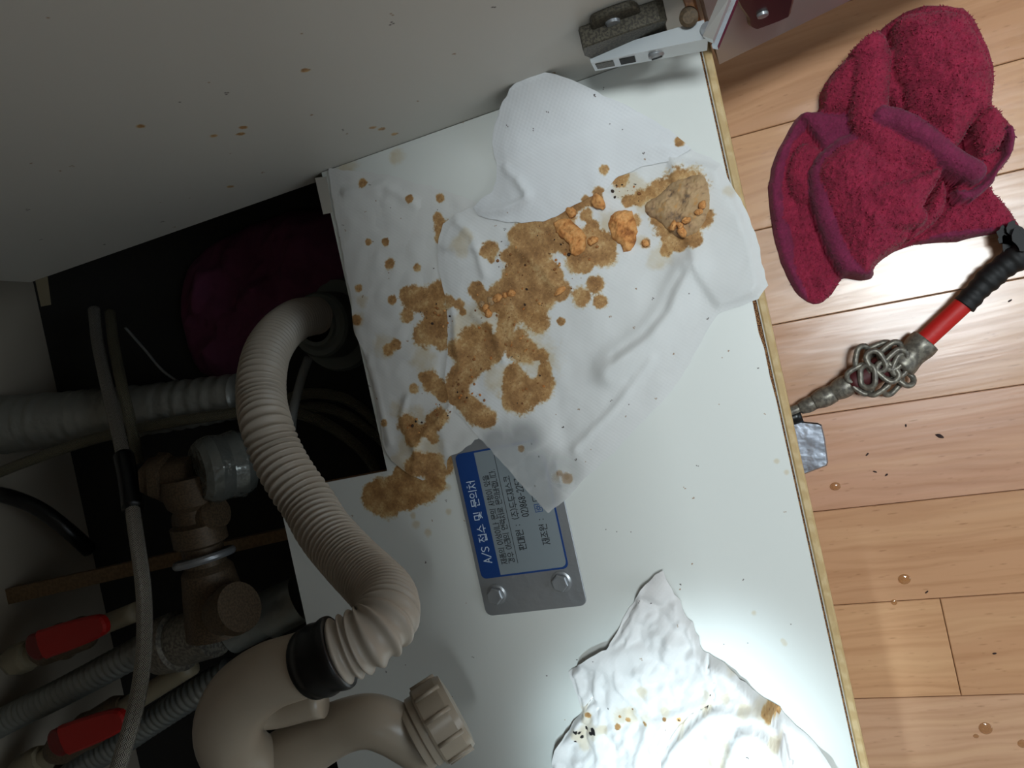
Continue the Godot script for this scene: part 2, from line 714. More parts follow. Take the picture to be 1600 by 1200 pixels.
func paper_mat(im: Image, bump: Image, see_through := false) -> StandardMaterial3D:
	var m := mat(Color.WHITE, 0.92)
	m.albedo_texture = ImageTexture.create_from_image(im)
	m.texture_repeat = false
	m.heightmap_enabled = true
	m.heightmap_texture = ImageTexture.create_from_image(bump)
	m.heightmap_scale = 0.014
	m.backlight_enabled = true
	m.backlight = Color(0.35, 0.35, 0.35)
	if see_through:
		m.transparency = BaseMaterial3D.TRANSPARENCY_ALPHA
	return m


# ------------------------------------------------------------------ lamps
func ceiling_lamp(at: Vector3, size: Vector2, energy: float):
	var t := thing("ceiling_lamp", "white rectangular ceiling lamp over the kitchen floor", "lamp", at)
	var a := Vector3(size.x / 2 + 0.02, 0, size.y / 2 + 0.02)
	obj("housing", block(at - a + Vector3(0, 0.005, 0), at + a + Vector3(0, 0.04, 0), 0.004), M.white_wall, t)
	var g := mat(Color(0.9, 0.9, 0.9), 0.5)
	g.emission_enabled = true
	g.emission = Color(1.0, 0.985, 0.96)
	g.emission_energy_multiplier = 6.0
	obj("diffuser", block(at - Vector3(size.x / 2, 0.004, size.y / 2), at + Vector3(size.x / 2, 0.004, size.y / 2), 0.002), g, t)
	var l := AreaLight3D.new()
	l.name = "ceiling_light"
	l.area_size = size
	l.light_energy = energy
	l.light_color = Color(0.93, 0.98, 1.0)
	l.shadow_enabled = true
	l.position = Vector3(0, -0.008, 0)
	l.rotation.x = -PI / 2
	t.add_child(l)


func window(at: Vector3, size: Vector2, energy: float):
	# daylight through a frosted window in the far wall of the kitchen
	var w := struct("window_1", block(at + Vector3(-0.01, -size.y / 2 - 0.05, -size.x / 2 - 0.05), at + Vector3(0.004, size.y / 2 + 0.05, size.x / 2 + 0.05), 0.004), M.plastic_white)
	var g := mat(Color(0.9, 0.9, 0.9), 0.6)
	g.emission_enabled = true
	g.emission = Color(0.86, 0.94, 1.0)
	g.emission_energy_multiplier = 1.2
	obj("pane", block(at + Vector3(-0.016, -size.y / 2, -size.x / 2), at + Vector3(-0.0105, size.y / 2, size.x / 2), 0.002), g, w)
	var l := AreaLight3D.new()
	l.name = "daylight"
	l.area_size = size
	l.light_energy = energy
	l.light_color = Color(0.90, 0.96, 1.0)
	l.shadow_enabled = true
	l.position = at + Vector3(-0.022, 0, 0)
	l.rotation.y = PI / 2
	add_child(l)


func work_lamp(at: Vector3, energy: float):
	var t := thing("work_lamp", "small black hanging work lamp under the worktop", "lamp", at)
	obj("cord", tube(PackedVector3Array([at + Vector3(0, 0.05, 0), at + Vector3(0, 0.2, 0)]), even(0.003), 10), M.dark, t)
	obj("housing", lathe(PackedVector2Array([Vector2(0.026, -0.012), Vector2(0.03, -0.012), Vector2(0.03, 0.02), Vector2(0.012, 0.045), Vector2(0.006, 0.055), Vector2(0, 0.056)]), 28, Transform3D(Basis.IDENTITY, at)), M.dark, t)
	var g := mat(Color(0.9, 0.9, 0.9), 0.5)
	g.emission_enabled = true
	g.emission = Color(0.86, 0.97, 1.0)
	g.emission_energy_multiplier = 4.0
	obj("lens", lathe(PackedVector2Array([Vector2(0, -0.008), Vector2(0.025, -0.006), Vector2(0.025, 0.0), Vector2(0, 0.001)]), 28, Transform3D(Basis.IDENTITY, at)), g, t)
	var l := SpotLight3D.new()
	l.name = "work_light"
	l.light_energy = energy
	l.light_color = Color(0.86, 0.96, 1.0)
	l.light_size = 0.02
	l.spot_angle = 17.0
	l.spot_angle_attenuation = 1.2
	l.spot_range = 5.0
	l.spot_attenuation = 2.0
	l.shadow_enabled = true
	l.position = Vector3(0, -0.014, 0)
	t.add_child(l)
	l.rotation = Vector3(-PI / 2 + 0.06, 0, 0)


# ------------------------------------------------------------------ room
func room():
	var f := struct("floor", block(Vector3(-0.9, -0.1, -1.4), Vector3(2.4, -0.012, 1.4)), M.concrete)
	# planks 75 mm wide laid almost square to the cupboard, in front of the plinth
	var skew := 0.033
	var kinds := []
	for k in 5:
		kinds.append(plank_mat(k))
	var r := RandomNumberGenerator.new()
	r.seed = 5
	for row in range(-13, 17):
		var ends := [-0.1, r.randf_range(0.15, 0.9), 1.5, 2.38]
		if row == 4:
			ends = [-0.1, 0.066, 0.966, 1.7, 2.38]
		var z0 := -0.0742 + row * 0.0748
		for k in ends.size() - 1:
			var a: float = ends[k]
			var b: float = ends[k + 1]
			var q := PackedVector2Array()
			for c in [[a, 0.0], [b, 0.0], [b, 0.0748], [a, 0.0748]]:
				q.append(Vector2(c[0], z0 + c[1] + (c[0] - 0.051) * skew))
			q = inset(q, 0.00025)
			var u0 := r.randf() * 0.5
			var p := obj("plank", slab(q, -0.012, 0.0, 0.0006, Transform3D.IDENTITY, Rect2(a - u0, z0 + (a - 0.05) * skew, 1.2, 0.0768)), kinds[0 if row == 0 else (row * 7 + k * 3 + 40) % 5], f)
			p.set_meta("kind", "structure")
	struct("wall_back", block(Vector3(-0.9, -0.1, -1.4), Vector3(-0.772, 2.4, 1.4)), M.tile)
	struct("wall_front", block(Vector3(2.4, -0.1, -1.5), Vector3(2.5, 2.5, 1.5)), M.white_wall)
	struct("wall_left", block(Vector3(-0.9, -0.1, -1.5), Vector3(2.4, 2.4, -1.4)), M.white_wall)
	struct("wall_right", block(Vector3(-0.9, -0.1, 1.4), Vector3(2.4, 2.4, 1.5)), M.white_wall)
	struct("ceiling", block(Vector3(-0.9, 2.4, -1.5), Vector3(2.4, 2.5, 1.5)), M.white_wall)


func plank_mat(k: int) -> StandardMaterial3D:
	var w := 768
	var h := 96
	var by := PackedByteArray()
	by.resize(w * h * 3)
	var base := [Color(0.80, 0.63, 0.50), Color(0.77, 0.58, 0.43), Color(0.75, 0.56, 0.42), Color(0.80, 0.61, 0.45), Color(0.77, 0.58, 0.46)][k] as Color
	var dark := base * Color(0.80, 0.72, 0.64)
	var light := base.lerp(Color(0.92, 0.76, 0.58), 0.5)
	for j in h:
		for i in w:
			var x := i / 768.0 * 1.2
			var y := j / 96.0 * 0.075
			var wave := na.get_noise_2d(x * 3.0 + k * 9.0, y * 12.0) * 0.012
			var g := na.get_noise_2d(x * 5.0 + k * 20.0, (y + wave) * 160.0)
			var fl := nb.get_noise_2d(x * 55.0 + k * 31.0, y * 900.0)
			var big := nb.get_noise_2d(x * 4.0 + k * 5.0, (y + wave) * 34.0)
			var c := base.lerp(dark, clampf(g * 0.42 + 0.08, 0.0, 1.0)).lerp(light, clampf(big * 0.5, 0.0, 1.0))
			c = c.lerp(dark * 0.85, smoothstep(0.55, 0.85, fl) * 0.45)
			var at := (j * w + i) * 3
			by[at] = int(clampf(c.r, 0, 1) * 255)
			by[at + 1] = int(clampf(c.g, 0, 1) * 255)
			by[at + 2] = int(clampf(c.b, 0, 1) * 255)
	var m := mat(Color.WHITE, 0.24)
	m.albedo_texture = ImageTexture.create_from_image(Image.create_from_data(w, h, false, Image.FORMAT_RGB8, by))
	m.metallic_specular = 0.5
	m.normal_enabled = true
	m.normal_texture = noise_tex(0.02, 2.0)
	m.normal_scale = 0.12
	return m


# ------------------------------------------------------------------ the cupboard's shell
func cupboard():
	var t := thing("sink_cupboard", "white laminate sink cupboard with side panel, base panel and open door", "cupboard")
	var o := PackedVector2Array([Vector2(-0.0136, -0.1836), Vector2(-0.0136, -0.045), Vector2(-0.0150, -0.040), Vector2(-0.0148, -0.015), Vector2(-0.0152, 0.002), Vector2(-0.0140, 0.012), Vector2(-0.0143, 0.030), Vector2(-0.0136, 0.045), Vector2(-0.0136, 0.62), Vector2(-0.392, 0.62), Vector2(-0.392, 0.043), Vector2(-0.292, 0.043), Vector2(-0.292, -0.1836)])
	var r := Rect2(-0.4, -0.19, 0.4, 0.50)
	var heavy: Array = [Vector3(-0.28, 0.0475, 0.006), Vector3(-0.2722, 0.0503, 0.0074), Vector3(-0.2605, 0.0507, 0.0088), Vector3(-0.2523, 0.0445, 0.0073), Vector3(-0.2555, 0.0576, 0.0066), Vector3(-0.2751, 0.062, 0.0082), Vector3(-0.2844, 0.0651, 0.0075), Vector3(-0.2649, 0.0621, 0.0074), Vector3(-0.3, 0.0581, 0.0091), Vector3(-0.3062, 0.0617, 0.0091), Vector3(-0.3075, 0.06, 0.0076), Vector3(-0.2985, 0.066, 0.0091), Vector3(-0.2888, 0.0552, 0.0068), Vector3(-0.246, 0.0456, 0.0073)]
	var faint: Array = [Vector3(-0.0547, 0.175, 0.002), Vector3(-0.0403, 0.1963, 0.002), Vector3(-0.0411, 0.1942, 0.0016), Vector3(-0.2789, 0.0786, 0.0028), Vector3(-0.278, 0.0859, 0.0038), Vector3(-0.2701, 0.0928, 0.0037), Vector3(-0.2458, 0.0622, 0.0028), Vector3(-0.0213, 0.0819, 0.002), Vector3(-0.0172, 0.0899, 0.002), Vector3(-0.2714, -0.1809, 0.0103), Vector3(-0.2293, -0.1761, 0.0064), Vector3(-0.2502, 0.0804, 0.0028), Vector3(-0.1569, 0.0698, 0.0026), Vector3(-0.2725, -0.0454, 0.0038)]
	var im := stained(r, 2000.0, Color(0.86, 0.87, 0.85), heavy, faint, 130, 4)
	var lam := mat(Color.WHITE, 0.33)
	lam.albedo_texture = ImageTexture.create_from_image(im)
	lam.texture_repeat = false
	var shelf := obj("base_panel", slab(o, TOP - 0.0012, TOP, 0.0002, Transform3D.IDENTITY, r), lam, t)
	obj("chipboard_core", slab(inset(o, 0.00005), TOP - 0.0165, TOP - 0.0012, 0.0001), M.chip, shelf)
	obj("core_edge", block(Vector3(-0.0162, TOP - 0.0165, -0.1836), Vector3(-0.0125, TOP - 0.0013, 0.62), 0.0003), M.chip, shelf)
	obj("edge_foil", block(Vector3(-0.0125, TOP - 0.0165, -0.1836), Vector3(-0.0118, TOP + 0.0002, 0.62), 0.0001), M.plastic_white, shelf)
	obj("front_edging", block(Vector3(-0.0118, TOP - 0.0165, -0.1836), Vector3(-0.0068, TOP, 0.62), 0.0010), M.edge, shelf)
	# side panel with its bare front edge
	var pr := Rect2(-0.62, 0.118, 0.61, 0.30)
	var pi2 := stained(pr, 1100.0, Color(0.80, 0.79, 0.76), panel_marks(), [], 60, 8)
	var pm := mat(Color.WHITE, 0.45)
	pm.albedo_texture = ImageTexture.create_from_image(pi2)
	pm.texture_repeat = false
	var side := obj("side_panel", slab(rect(-0.62, 0.118, -0.0145, 0.80), 0.184, 0.1985, 0.0003, ONZ, pr), pm, t)
	obj("panel_edging", slab(rect(-0.0146, 0.118, -0.009, 0.80), 0.1842, 0.1985, 0.0008, ONZ), M.edge_brown, side)
	obj("side_panel", slab(rect(-0.62, 0.118, -0.0145, 0.80), -0.635, -0.62, 0.0003, ONZ), M.laminate_plain, t)
	obj("worktop", block(Vector3(-0.76, 0.80, -1.38), Vector3(0.02, 0.84, 1.38), 0.003), M.worktop, t)
	obj("plinth", block(Vector3(-0.09, 0.0, -1.38), Vector3(-0.074, 0.118, 1.38), 0.0005), M.plastic_white, t)
	obj("neighbour_front", slab(rect(-0.0145, 0.118, -0.0005, 0.80), 0.2005, 1.38, 0.0006, ONZ), M.laminate_plain, t)
	obj("neighbour_front", slab(rect(-0.0145, 0.118, -0.0005, 0.80), -1.38, -0.64, 0.0006, ONZ), M.laminate_plain, t)
	# open door: its inner face looks at the camera's side
	var a := Vector3(-0.0041, 0.112, -0.1717)
	var d := (Vector3(0.0774, 0.112, -0.1831) - a).normalized()
	var bk := Vector3(d.z, 0, -d.x) * 0.018
	var w := d * 0.44
	var up := Vector3(0, 0.68, 0)
	var door := obj("door", hexa([a, a + w, a + w + bk, a + bk, a + up, a + w + up, a + w + bk + up, a + bk + up]), M.door_back, t)
	door.set_meta("label", "glossy grey inner face of the open door")
	# little pads where panels were once joined
	obj("corner_pad", hexa([Vector3(-0.3025, 0.128, -0.1839), Vector3(-0.2926, 0.128, -0.1819), Vector3(-0.2939, 0.128, -0.1547), Vector3(-0.3023, 0.128, -0.1556), Vector3(-0.2974, 0.1365, -0.1808), Vector3(-0.2877, 0.1365, -0.1789), Vector3(-0.2889, 0.1365, -0.1521), Vector3(-0.2972, 0.1365, -0.153)]), M.plastic_white, t)
	obj("corner_pad", hexa([Vector3(-0.6211, 0.112, -0.1889), Vector3(-0.6052, 0.112, -0.1873), Vector3(-0.6083, 0.112, -0.1606), Vector3(-0.6211, 0.112, -0.1619), Vector3(-0.6128, 0.119, -0.1864), Vector3(-0.5971, 0.119, -0.1848), Vector3(-0.6002, 0.119, -0.1585), Vector3(-0.6128, 0.119, -0.1598)]), M.beige, t)


func panel_marks() -> Array:
	var out := []
	for p in [Vector3(-0.2039, 0.2795, -0.184), Vector3(-0.2729, 0.2455, -0.184), Vector3(-0.2803, 0.239, -0.184), Vector3(-0.2918, 0.2495, -0.184), Vector3(-0.2192, 0.1715, -0.184), Vector3(-0.222, 0.1786, -0.184), Vector3(-0.3059, 0.2917, -0.184), Vector3(-0.2182, 0.1555, -0.184), Vector3(-0.3492, 0.1675, -0.184)]:
		out.append(Vector3(p.x, p.y, 0.0019))
	return out


# ------------------------------------------------------------------ hinge on the side panel
func hinge():
	var t := thing("cabinet_hinge", "steel concealed hinge screwed to the white side panel, rusty behind its arm", "hinge", Vector3(-0.04, 0.18, -0.184))
	# arm: a U-shaped strip standing off the panel, wider towards the door
	var la := Vector3(-0.0711, 0.193, -0.17)
	var lb := Vector3(-0.0719, 0.1785, -0.17)
	var ra := Vector3(-0.0062, 0.2032, -0.157)
	var rb := Vector3(-0.0082, 0.186, -0.157)
	var lt := Vector3(-0.0707, 0.193, -0.1755)
	var rt := Vector3(-0.0061, 0.2032, -0.1671)
	lt.y = la.y
	rt.y = ra.y
	obj("arm", hexa([lb, rb, Vector3(rb.x, rb.y, rt.z), Vector3(lb.x, lb.y, lt.z), la, ra, Vector3(ra.x, ra.y, rt.z), Vector3(la.x, la.y, lt.z)]), M.bright, t)
	for s in [[0.05, 0.31, M.grime], [0.40, 0.62, M.dark]]:
		var q := []
		for dz in [0.0004, -0.001]:
			for c in [[s[0], 0.22], [s[1], 0.22], [s[1], 0.78], [s[0], 0.78]]:
				q.append(la.lerp(ra, c[0] * 0.62).lerp(lb.lerp(rb, c[0] * 0.62), c[1]) + Vector3(0, 0, dz))
		obj("slot", hexa(q), s[2], t)
	var sc := la.lerp(ra, 0.57).lerp(lb.lerp(rb, 0.57), 0.5)
	var scr := obj("screw", lathe(PackedVector2Array([Vector2(0, -0.002), Vector2(0.0045, -0.002), Vector2(0.0045, 0.0008), Vector2(0.0032, 0.0018), Vector2(0, 0.002)]), 24, along(sc, sc + Vector3(0, 0, 1))), M.steel, t)
	obj("cross_slot", block(sc + Vector3(-0.003, -0.0005, 0.0018), sc + Vector3(0.003, 0.0005, 0.0023), 0.0001), M.dark, scr)
	# mounting plate with its grimy wing
	obj("mounting_plate", slab(catmull(PackedVector2Array([Vector2(-0.0714, 0.2087), Vector2(-0.0641, 0.2113), Vector2(-0.0277, 0.2093), Vector2(-0.0257, 0.202), Vector2(-0.0287, 0.1839), Vector2(-0.0419, 0.1849), Vector2(-0.0694, 0.1897)]),2), 0.172, 0.1838, 0.0006, ONZ), M.grime, t)
	var wing := obj("wing", slab(catmull(PackedVector2Array([Vector2(-0.0626, 0.2182), Vector2(-0.057, 0.2219), Vector2(-0.043, 0.2217), Vector2(-0.0377, 0.2184), Vector2(-0.0366, 0.2094), Vector2(-0.0382, 0.1963), Vector2(-0.0447, 0.195), Vector2(-0.0629, 0.1971), Vector2(-0.0642, 0.2025)]),3), 0.1795, 0.1838, 0.0008, ONZ), M.grime, t)
	var wc := Vector3(-0.0518, 0.2124, -0.1795)
	obj("screw", lathe(PackedVector2Array([Vector2(0, 0), Vector2(0.0042, 0), Vector2(0.0036, 0.0014), Vector2(0, 0.0018)]), 20, along(wc, wc + Vector3(0, 0, 1))), M.steel, wing)
	var pc := Vector3(-0.0133, 0.206, -0.1701)
	obj("screw", lathe(PackedVector2Array([Vector2(0, -0.006), Vector2(0.005, -0.006), Vector2(0.005, 0.001), Vector2(0.003, 0.0022), Vector2(0, 0.0022)]), 24, along(pc, pc + Vector3(0, 1, 0.5))), M.brass, t)
	# knuckle and link to the cup in the door
	var kn := Vector3(-0.0053, 0.2032, -0.1615)
	obj("rivet", lathe(PackedVector2Array([Vector2(0, -0.001), Vector2(0.0042, -0.001), Vector2(0.0038, 0.0008), Vector2(0, 0.0012)]), 24, Transform3D(Basis.IDENTITY, Vector3(kn.x, ra.y + 0.0006, kn.z))), M.steel, t)
	var k0 := Vector3(-0.0084, 0.2065, -0.158)
	var k1 := Vector3(-0.0039, 0.2044, -0.155)
	var k2 := Vector3(0.0084, 0.2382, -0.16)
	var k3 := Vector3(0.0036, 0.2353, -0.163)
	var dn := Vector3(0, -0.006, 0)
	obj("link", hexa([k0 + dn, k1 + dn, k2 + dn, k3 + dn, k0, k1, k2, k3]), M.bright, t)
	var c0 := Vector3(-0.0052, 0.1922, -0.157)
	var c1 := Vector3(-0.0024, 0.1902, -0.156)
	var c2 := Vector3(0.0118, 0.235, -0.16)
	var c3 := Vector3(0.0087, 0.2354, -0.161)
	obj("link", hexa([c0 + dn, c1 + dn, c2 + dn, c3 + dn, c0, c1, c2, c3]), M.chrome, t)
	var cup := obj("cup", slab(catmull(PackedVector2Array([Vector2(0.0157, 0.173), Vector2(0.0159, 0.1612), Vector2(0.0192, 0.1519), Vector2(0.0235, 0.1507), Vector2(0.0371, 0.1524), Vector2(0.0399, 0.1593), Vector2(0.0395, 0.1974), Vector2(0.0129, 0.2215), Vector2(0.0116, 0.1985)]),3), 0.171, 0.178, 0.0015, ONZ), M.door_steel, t)
	var cc := Vector3(0.0241, 0.1727, -0.17)
	obj("screw", lathe(PackedVector2Array([Vector2(0, -0.003), Vector2(0.0034, -0.003), Vector2(0.0030, 0.0006), Vector2(0, 0.001)]), 20, along(cc, cc + Vector3(0, 0, 1))), M.steel, cup)


# ------------------------------------------------------------------ nameplate with printed label
func nameplate():
	var y := TOP
	var t := thing("nameplate", "bolted steel service plate with a blue and grey printed label", "nameplate", Vector3(-0.2, y, 0.085))
	obj("plate", slab(round_rect(-0.2375, 0.012, -0.1615, 0.1585, 0.005), y + 0.0001, y + 0.0016, 0.0004), M.steel, t)
	var im := label_image()
	var m := mat(Color.WHITE, 0.42, 0.15)
	m.albedo_texture = ImageTexture.create_from_image(im)
	m.texture_repeat = false
	# the writing runs along -z, its upper side faces -x
	var x0 := -0.2345
	var x1 := -0.1685
	var z0 := 0.0405
	var z1 := 0.1315
	var st := SurfaceTool.new()
	st.begin(Mesh.PRIMITIVE_TRIANGLES)
	st.set_smooth_group(-1)
	var o := round_rect(x0, z0, x1, z1, 0.004)
	var tri := Geometry2D.triangulate_polygon(o)
	var put := func(p: Vector2, h: float):
		st.set_uv(Vector2((z1 - p.y) / (z1 - z0), (p.x - x0) / (x1 - x0)))
		st.add_vertex(Vector3(p.x, h, p.y))
	for i in range(0, tri.size(), 3):
		var a := o[tri[i]]
		var b := o[tri[i + 1]]
		var c := o[tri[i + 2]]
		if (b - a).cross(c - a) < 0.0:
			var s := b
			b = c
			c = s
		put.call(a, y + 0.0019); put.call(b, y + 0.0019); put.call(c, y + 0.0019)
	for i in o.size():
		var p := o[i]
		var q := o[(i + 1) % o.size()]
		put.call(p, y + 0.0015); put.call(q, y + 0.0015); put.call(p, y + 0.0019)
		put.call(q, y + 0.0015); put.call(q, y + 0.0019); put.call(p, y + 0.0019)
	st.generate_normals()
	obj("label", st.commit(), m, t)
	for c in [Vector3(-0.2258, 0.137, 0.1436), Vector3(-0.1762, 0.137, 0.1401)]:
		var b := Vector3(c.x, y + 0.0016, c.z)
		var hexo := PackedVector2Array()
		for k in 6:
			hexo.append(Vector2(b.x, b.z) + Vector2(0.0062, 0).rotated(TAU * k / 6.0 + 0.35))
		var bolt := obj("bolt", slab(hexo, b.y + 0.0012, b.y + 0.0052, 0.0006), M.steel, t)
		obj("washer", lathe(PackedVector2Array([Vector2(0.0076, 0), Vector2(0.0074, 0.0008), Vector2(0.006, 0.0014), Vector2(0, 0.0014)]), 32, Transform3D(Basis.IDENTITY, b)), M.steel, bolt)
		obj("head_dish", lathe(PackedVector2Array([Vector2(0.0050, 0.0049), Vector2(0.0046, 0.0054), Vector2(0.003, 0.0053), Vector2(0, 0.0051)]), 28, Transform3D(Basis.IDENTITY, b)), M.steel, bolt)


const JAMO := {
	"ㄱ": [[0, 0, 1, 0, 1, 1]], "ㄴ": [[0, 0, 0, 1, 1, 1]], "ㄷ": [[1, 0, 0, 0, 0, 1, 1, 1]], "ㄹ": [[0, 0, 1, 0, 1, 0.5, 0, 0.5, 0, 1, 1, 1]],
	"ㅁ": [[0, 0, 1, 0, 1, 1, 0, 1, 0, 0]], "ㅂ": [[0, 0, 0, 1, 1, 1, 1, 0], [0, 0.5, 1, 0.5]], "ㅅ": [[0.5, 0, 0.4, 0.4, 0, 1], [0.45, 0.4, 1, 1]],
	"ㅇ": ["o"], "ㅈ": [[0, 0, 1, 0], [0.5, 0, 0.4, 0.5, 0, 1], [0.45, 0.45, 1, 1]], "ㅊ": [[0.35, -0.12, 0.65, -0.12], [0, 0.18, 1, 0.18], [0.5, 0.2, 0.4, 0.6, 0, 1], [0.45, 0.55, 1, 1]],
	"ㅋ": [[0, 0, 1, 0, 1, 1], [0, 0.5, 1, 0.5]], "ㅌ": [[1, 0, 0, 0, 0, 1, 1, 1], [0, 0.5, 1, 0.5]], "ㅍ": [[0, 0, 1, 0], [0, 1, 1, 1], [0.28, 0, 0.28, 1], [0.72, 0, 0.72, 1]],
	"ㅎ": [[0.35, -0.1, 0.65, -0.1], [0, 0.18, 1, 0.18], "q"], "ㅆ": [[0.25, 0, 0, 1], [0.25, 0.4, 0.5, 1], [0.75, 0, 0.5, 1], [0.75, 0.4, 1, 1]],
}
const LEADS := "ㄱㄲㄴㄷㄸㄹㅁㅂㅃㅅㅆㅇㅈㅉㅊㅋㅌㅍㅎ"
const TAILS := " ㄱㄲㄳㄴㄵㄶㄷㄹㄺㄻㄼㄽㄾㄿㅀㅁㅂㅄㅅㅆㅇㅈㅊㅋㅌㅍㅎ"
const LATIN := {
	"A": [[0, 1, 0.5, 0, 1, 1], [0.2, 0.65, 0.8, 0.65]], "S": [[1, 0.12, 0.6, 0, 0.15, 0.1, 0.05, 0.3, 0.4, 0.47, 0.9, 0.62, 0.95, 0.85, 0.5, 1, 0, 0.88]], "/": [[0, 1.05, 1, -0.05]],
	"(": [[0.8, -0.05, 0.3, 0.3, 0.3, 0.7, 0.8, 1.05]], ")": [[0.2, -0.05, 0.7, 0.3, 0.7, 0.7, 0.2, 1.05]], "-": [[0.1, 0.5, 0.9, 0.5]], ":": [[0.5, 0.25, 0.5, 0.3], [0.5, 0.75, 0.5, 0.8]],
	".": [[0.3, 0.95, 0.35, 1]], "0": [[0.5, 0, 0.1, 0.2, 0.1, 0.8, 0.5, 1, 0.9, 0.8, 0.9, 0.2, 0.5, 0]], "2": [[0.1, 0.2, 0.35, 0, 0.8, 0.05, 0.9, 0.3, 0.1, 1, 0.95, 1]],
	"6": [[0.85, 0.05, 0.4, 0.1, 0.1, 0.6, 0.2, 0.95, 0.6, 1, 0.9, 0.75, 0.7, 0.5, 0.15, 0.6]], "8": [[0.5, 0, 0.15, 0.15, 0.2, 0.4, 0.8, 0.6, 0.9, 0.85, 0.5, 1, 0.1, 0.85, 0.2, 0.6, 0.8, 0.4, 0.85, 0.15, 0.5, 0]],
	"5": [[0.9, 0, 0.2, 0, 0.12, 0.45, 0.6, 0.4, 0.9, 0.65, 0.7, 0.95, 0.1, 0.95]], "7": [[0.1, 0, 0.9, 0, 0.4, 1]], "3": [[0.1, 0.1, 0.5, 0, 0.85, 0.2, 0.5, 0.48, 0.9, 0.75, 0.5, 1, 0.1, 0.9]],
}

func label_image() -> Image:
	var k := 10.0
	var im := Image.create_empty(910, 660, false, Image.FORMAT_RGB8)
	var blue := Color(0.09, 0.25, 0.50)
	im.fill(blue)
	im.fill_rect(Rect2i(13, 150, 884, 497), Color(0.53, 0.57, 0.59))
	for j in 40:      # rounded inner corners of the blue frame
		for i in 40:
			if Vector2(40 - i, 40 - j).length() > 40.0:
				im.set_pixel(13 + i, 646 - j, blue)
				im.set_pixel(896 - i, 646 - j, blue)
	var ink := Color(0.10, 0.11, 0.13)
	write(im, "A/S 접수 및 문의처", 110, 42, 66, 66, 6.5, Color(0.82, 0.87, 0.92))
	write(im, "제품의 이상이나 문의 사항이 있을", 85, 173, 41, 48, 4.6, ink)
	write(im, "경우 아래의 연락처로 문의바랍니다.", 85, 230, 41, 48, 4.6, ink)
	im.fill_rect(Rect2i(80, 296, 800, 4), ink)
	write(im, "판매원 :", 165, 330, 50, 56, 5.6, ink)
	write(im, "(주)두두제스코", 385, 326, 46, 54, 5.2, ink)
	write(im, "02)868-2257", 395, 402, 42, 56, 5.6, ink)
	write(im, "제조원 :", 180, 508, 50, 58, 5.6, ink)
	write(im, "032-5 6202", 465, 590, 40, 46, 5.0, ink)
	# the maker's mark: a round sun in a square
	var c := Vector2(440, 535)
	for q in [[-26, -26, 26, -26], [26, -26, 26, 26], [26, 26, -26, 26], [-26, 26, -26, -26]]:
		stroke(im, c + Vector2(q[0], q[1]), c + Vector2(q[2], q[3]), 4.0, blue)
	for q in 8:
		stroke(im, c + Vector2(9, 0).rotated(TAU * q / 8), c + Vector2(19, 0).rotated(TAU * q / 8), 4.5, blue)
		stroke(im, c + Vector2(10, 0).rotated(TAU * q / 8), c + Vector2(10, 0).rotated(TAU * (q + 1) / 8), 4.0, blue)
	stroke(im, Vector2(490, 508), Vector2(530, 508), 5.0, ink)
	stroke(im, Vector2(490, 508), Vector2(490, 562), 5.0, ink)
	stroke(im, Vector2(490, 562), Vector2(530, 562), 5.0, ink)
	stroke(im, Vector2(545, 500), Vector2(545, 568), 5.0, ink)
	return im


func stroke(im: Image, a: Vector2, b: Vector2, w: float, c: Color):
	var lo := Vector2(minf(a.x, b.x), minf(a.y, b.y)) - Vector2.ONE * w
	var hi := Vector2(maxf(a.x, b.x), maxf(a.y, b.y)) + Vector2.ONE * w
	for j in range(maxi(0, int(lo.y)), mini(im.get_height(), int(hi.y) + 1)):
		for i in range(maxi(0, int(lo.x)), mini(im.get_width(), int(hi.x) + 1)):
			var p := Vector2(i, j)
			var d := p.distance_to(Geometry2D.get_closest_point_to_segment(p, a, b))
			if d < w * 0.5 + 0.5:
				im.set_pixel(i, j, im.get_pixel(i, j).lerp(c, clampf(w * 0.5 + 0.5 - d, 0, 1)))


func strokes(im: Image, list: Array, box: Rect2, w: float, c: Color):
	for s in list:
		if s is String:
			var r := box if s == "o" else Rect2(box.position + box.size * Vector2(0.14, 0.36), box.size * Vector2(0.72, 0.64))
			for k in 14:
				stroke(im, r.get_center() + Vector2(cos(TAU * k / 14), sin(TAU * k / 14)) * r.size * 0.5, r.get_center() + Vector2(cos(TAU * (k + 1) / 14), sin(TAU * (k + 1) / 14)) * r.size * 0.5, w, c)
			continue
		for k in range(0, s.size() - 3, 2):
			stroke(im, box.position + Vector2(s[k], s[k + 1]) * box.size, box.position + Vector2(s[k + 2], s[k + 3]) * box.size, w, c)


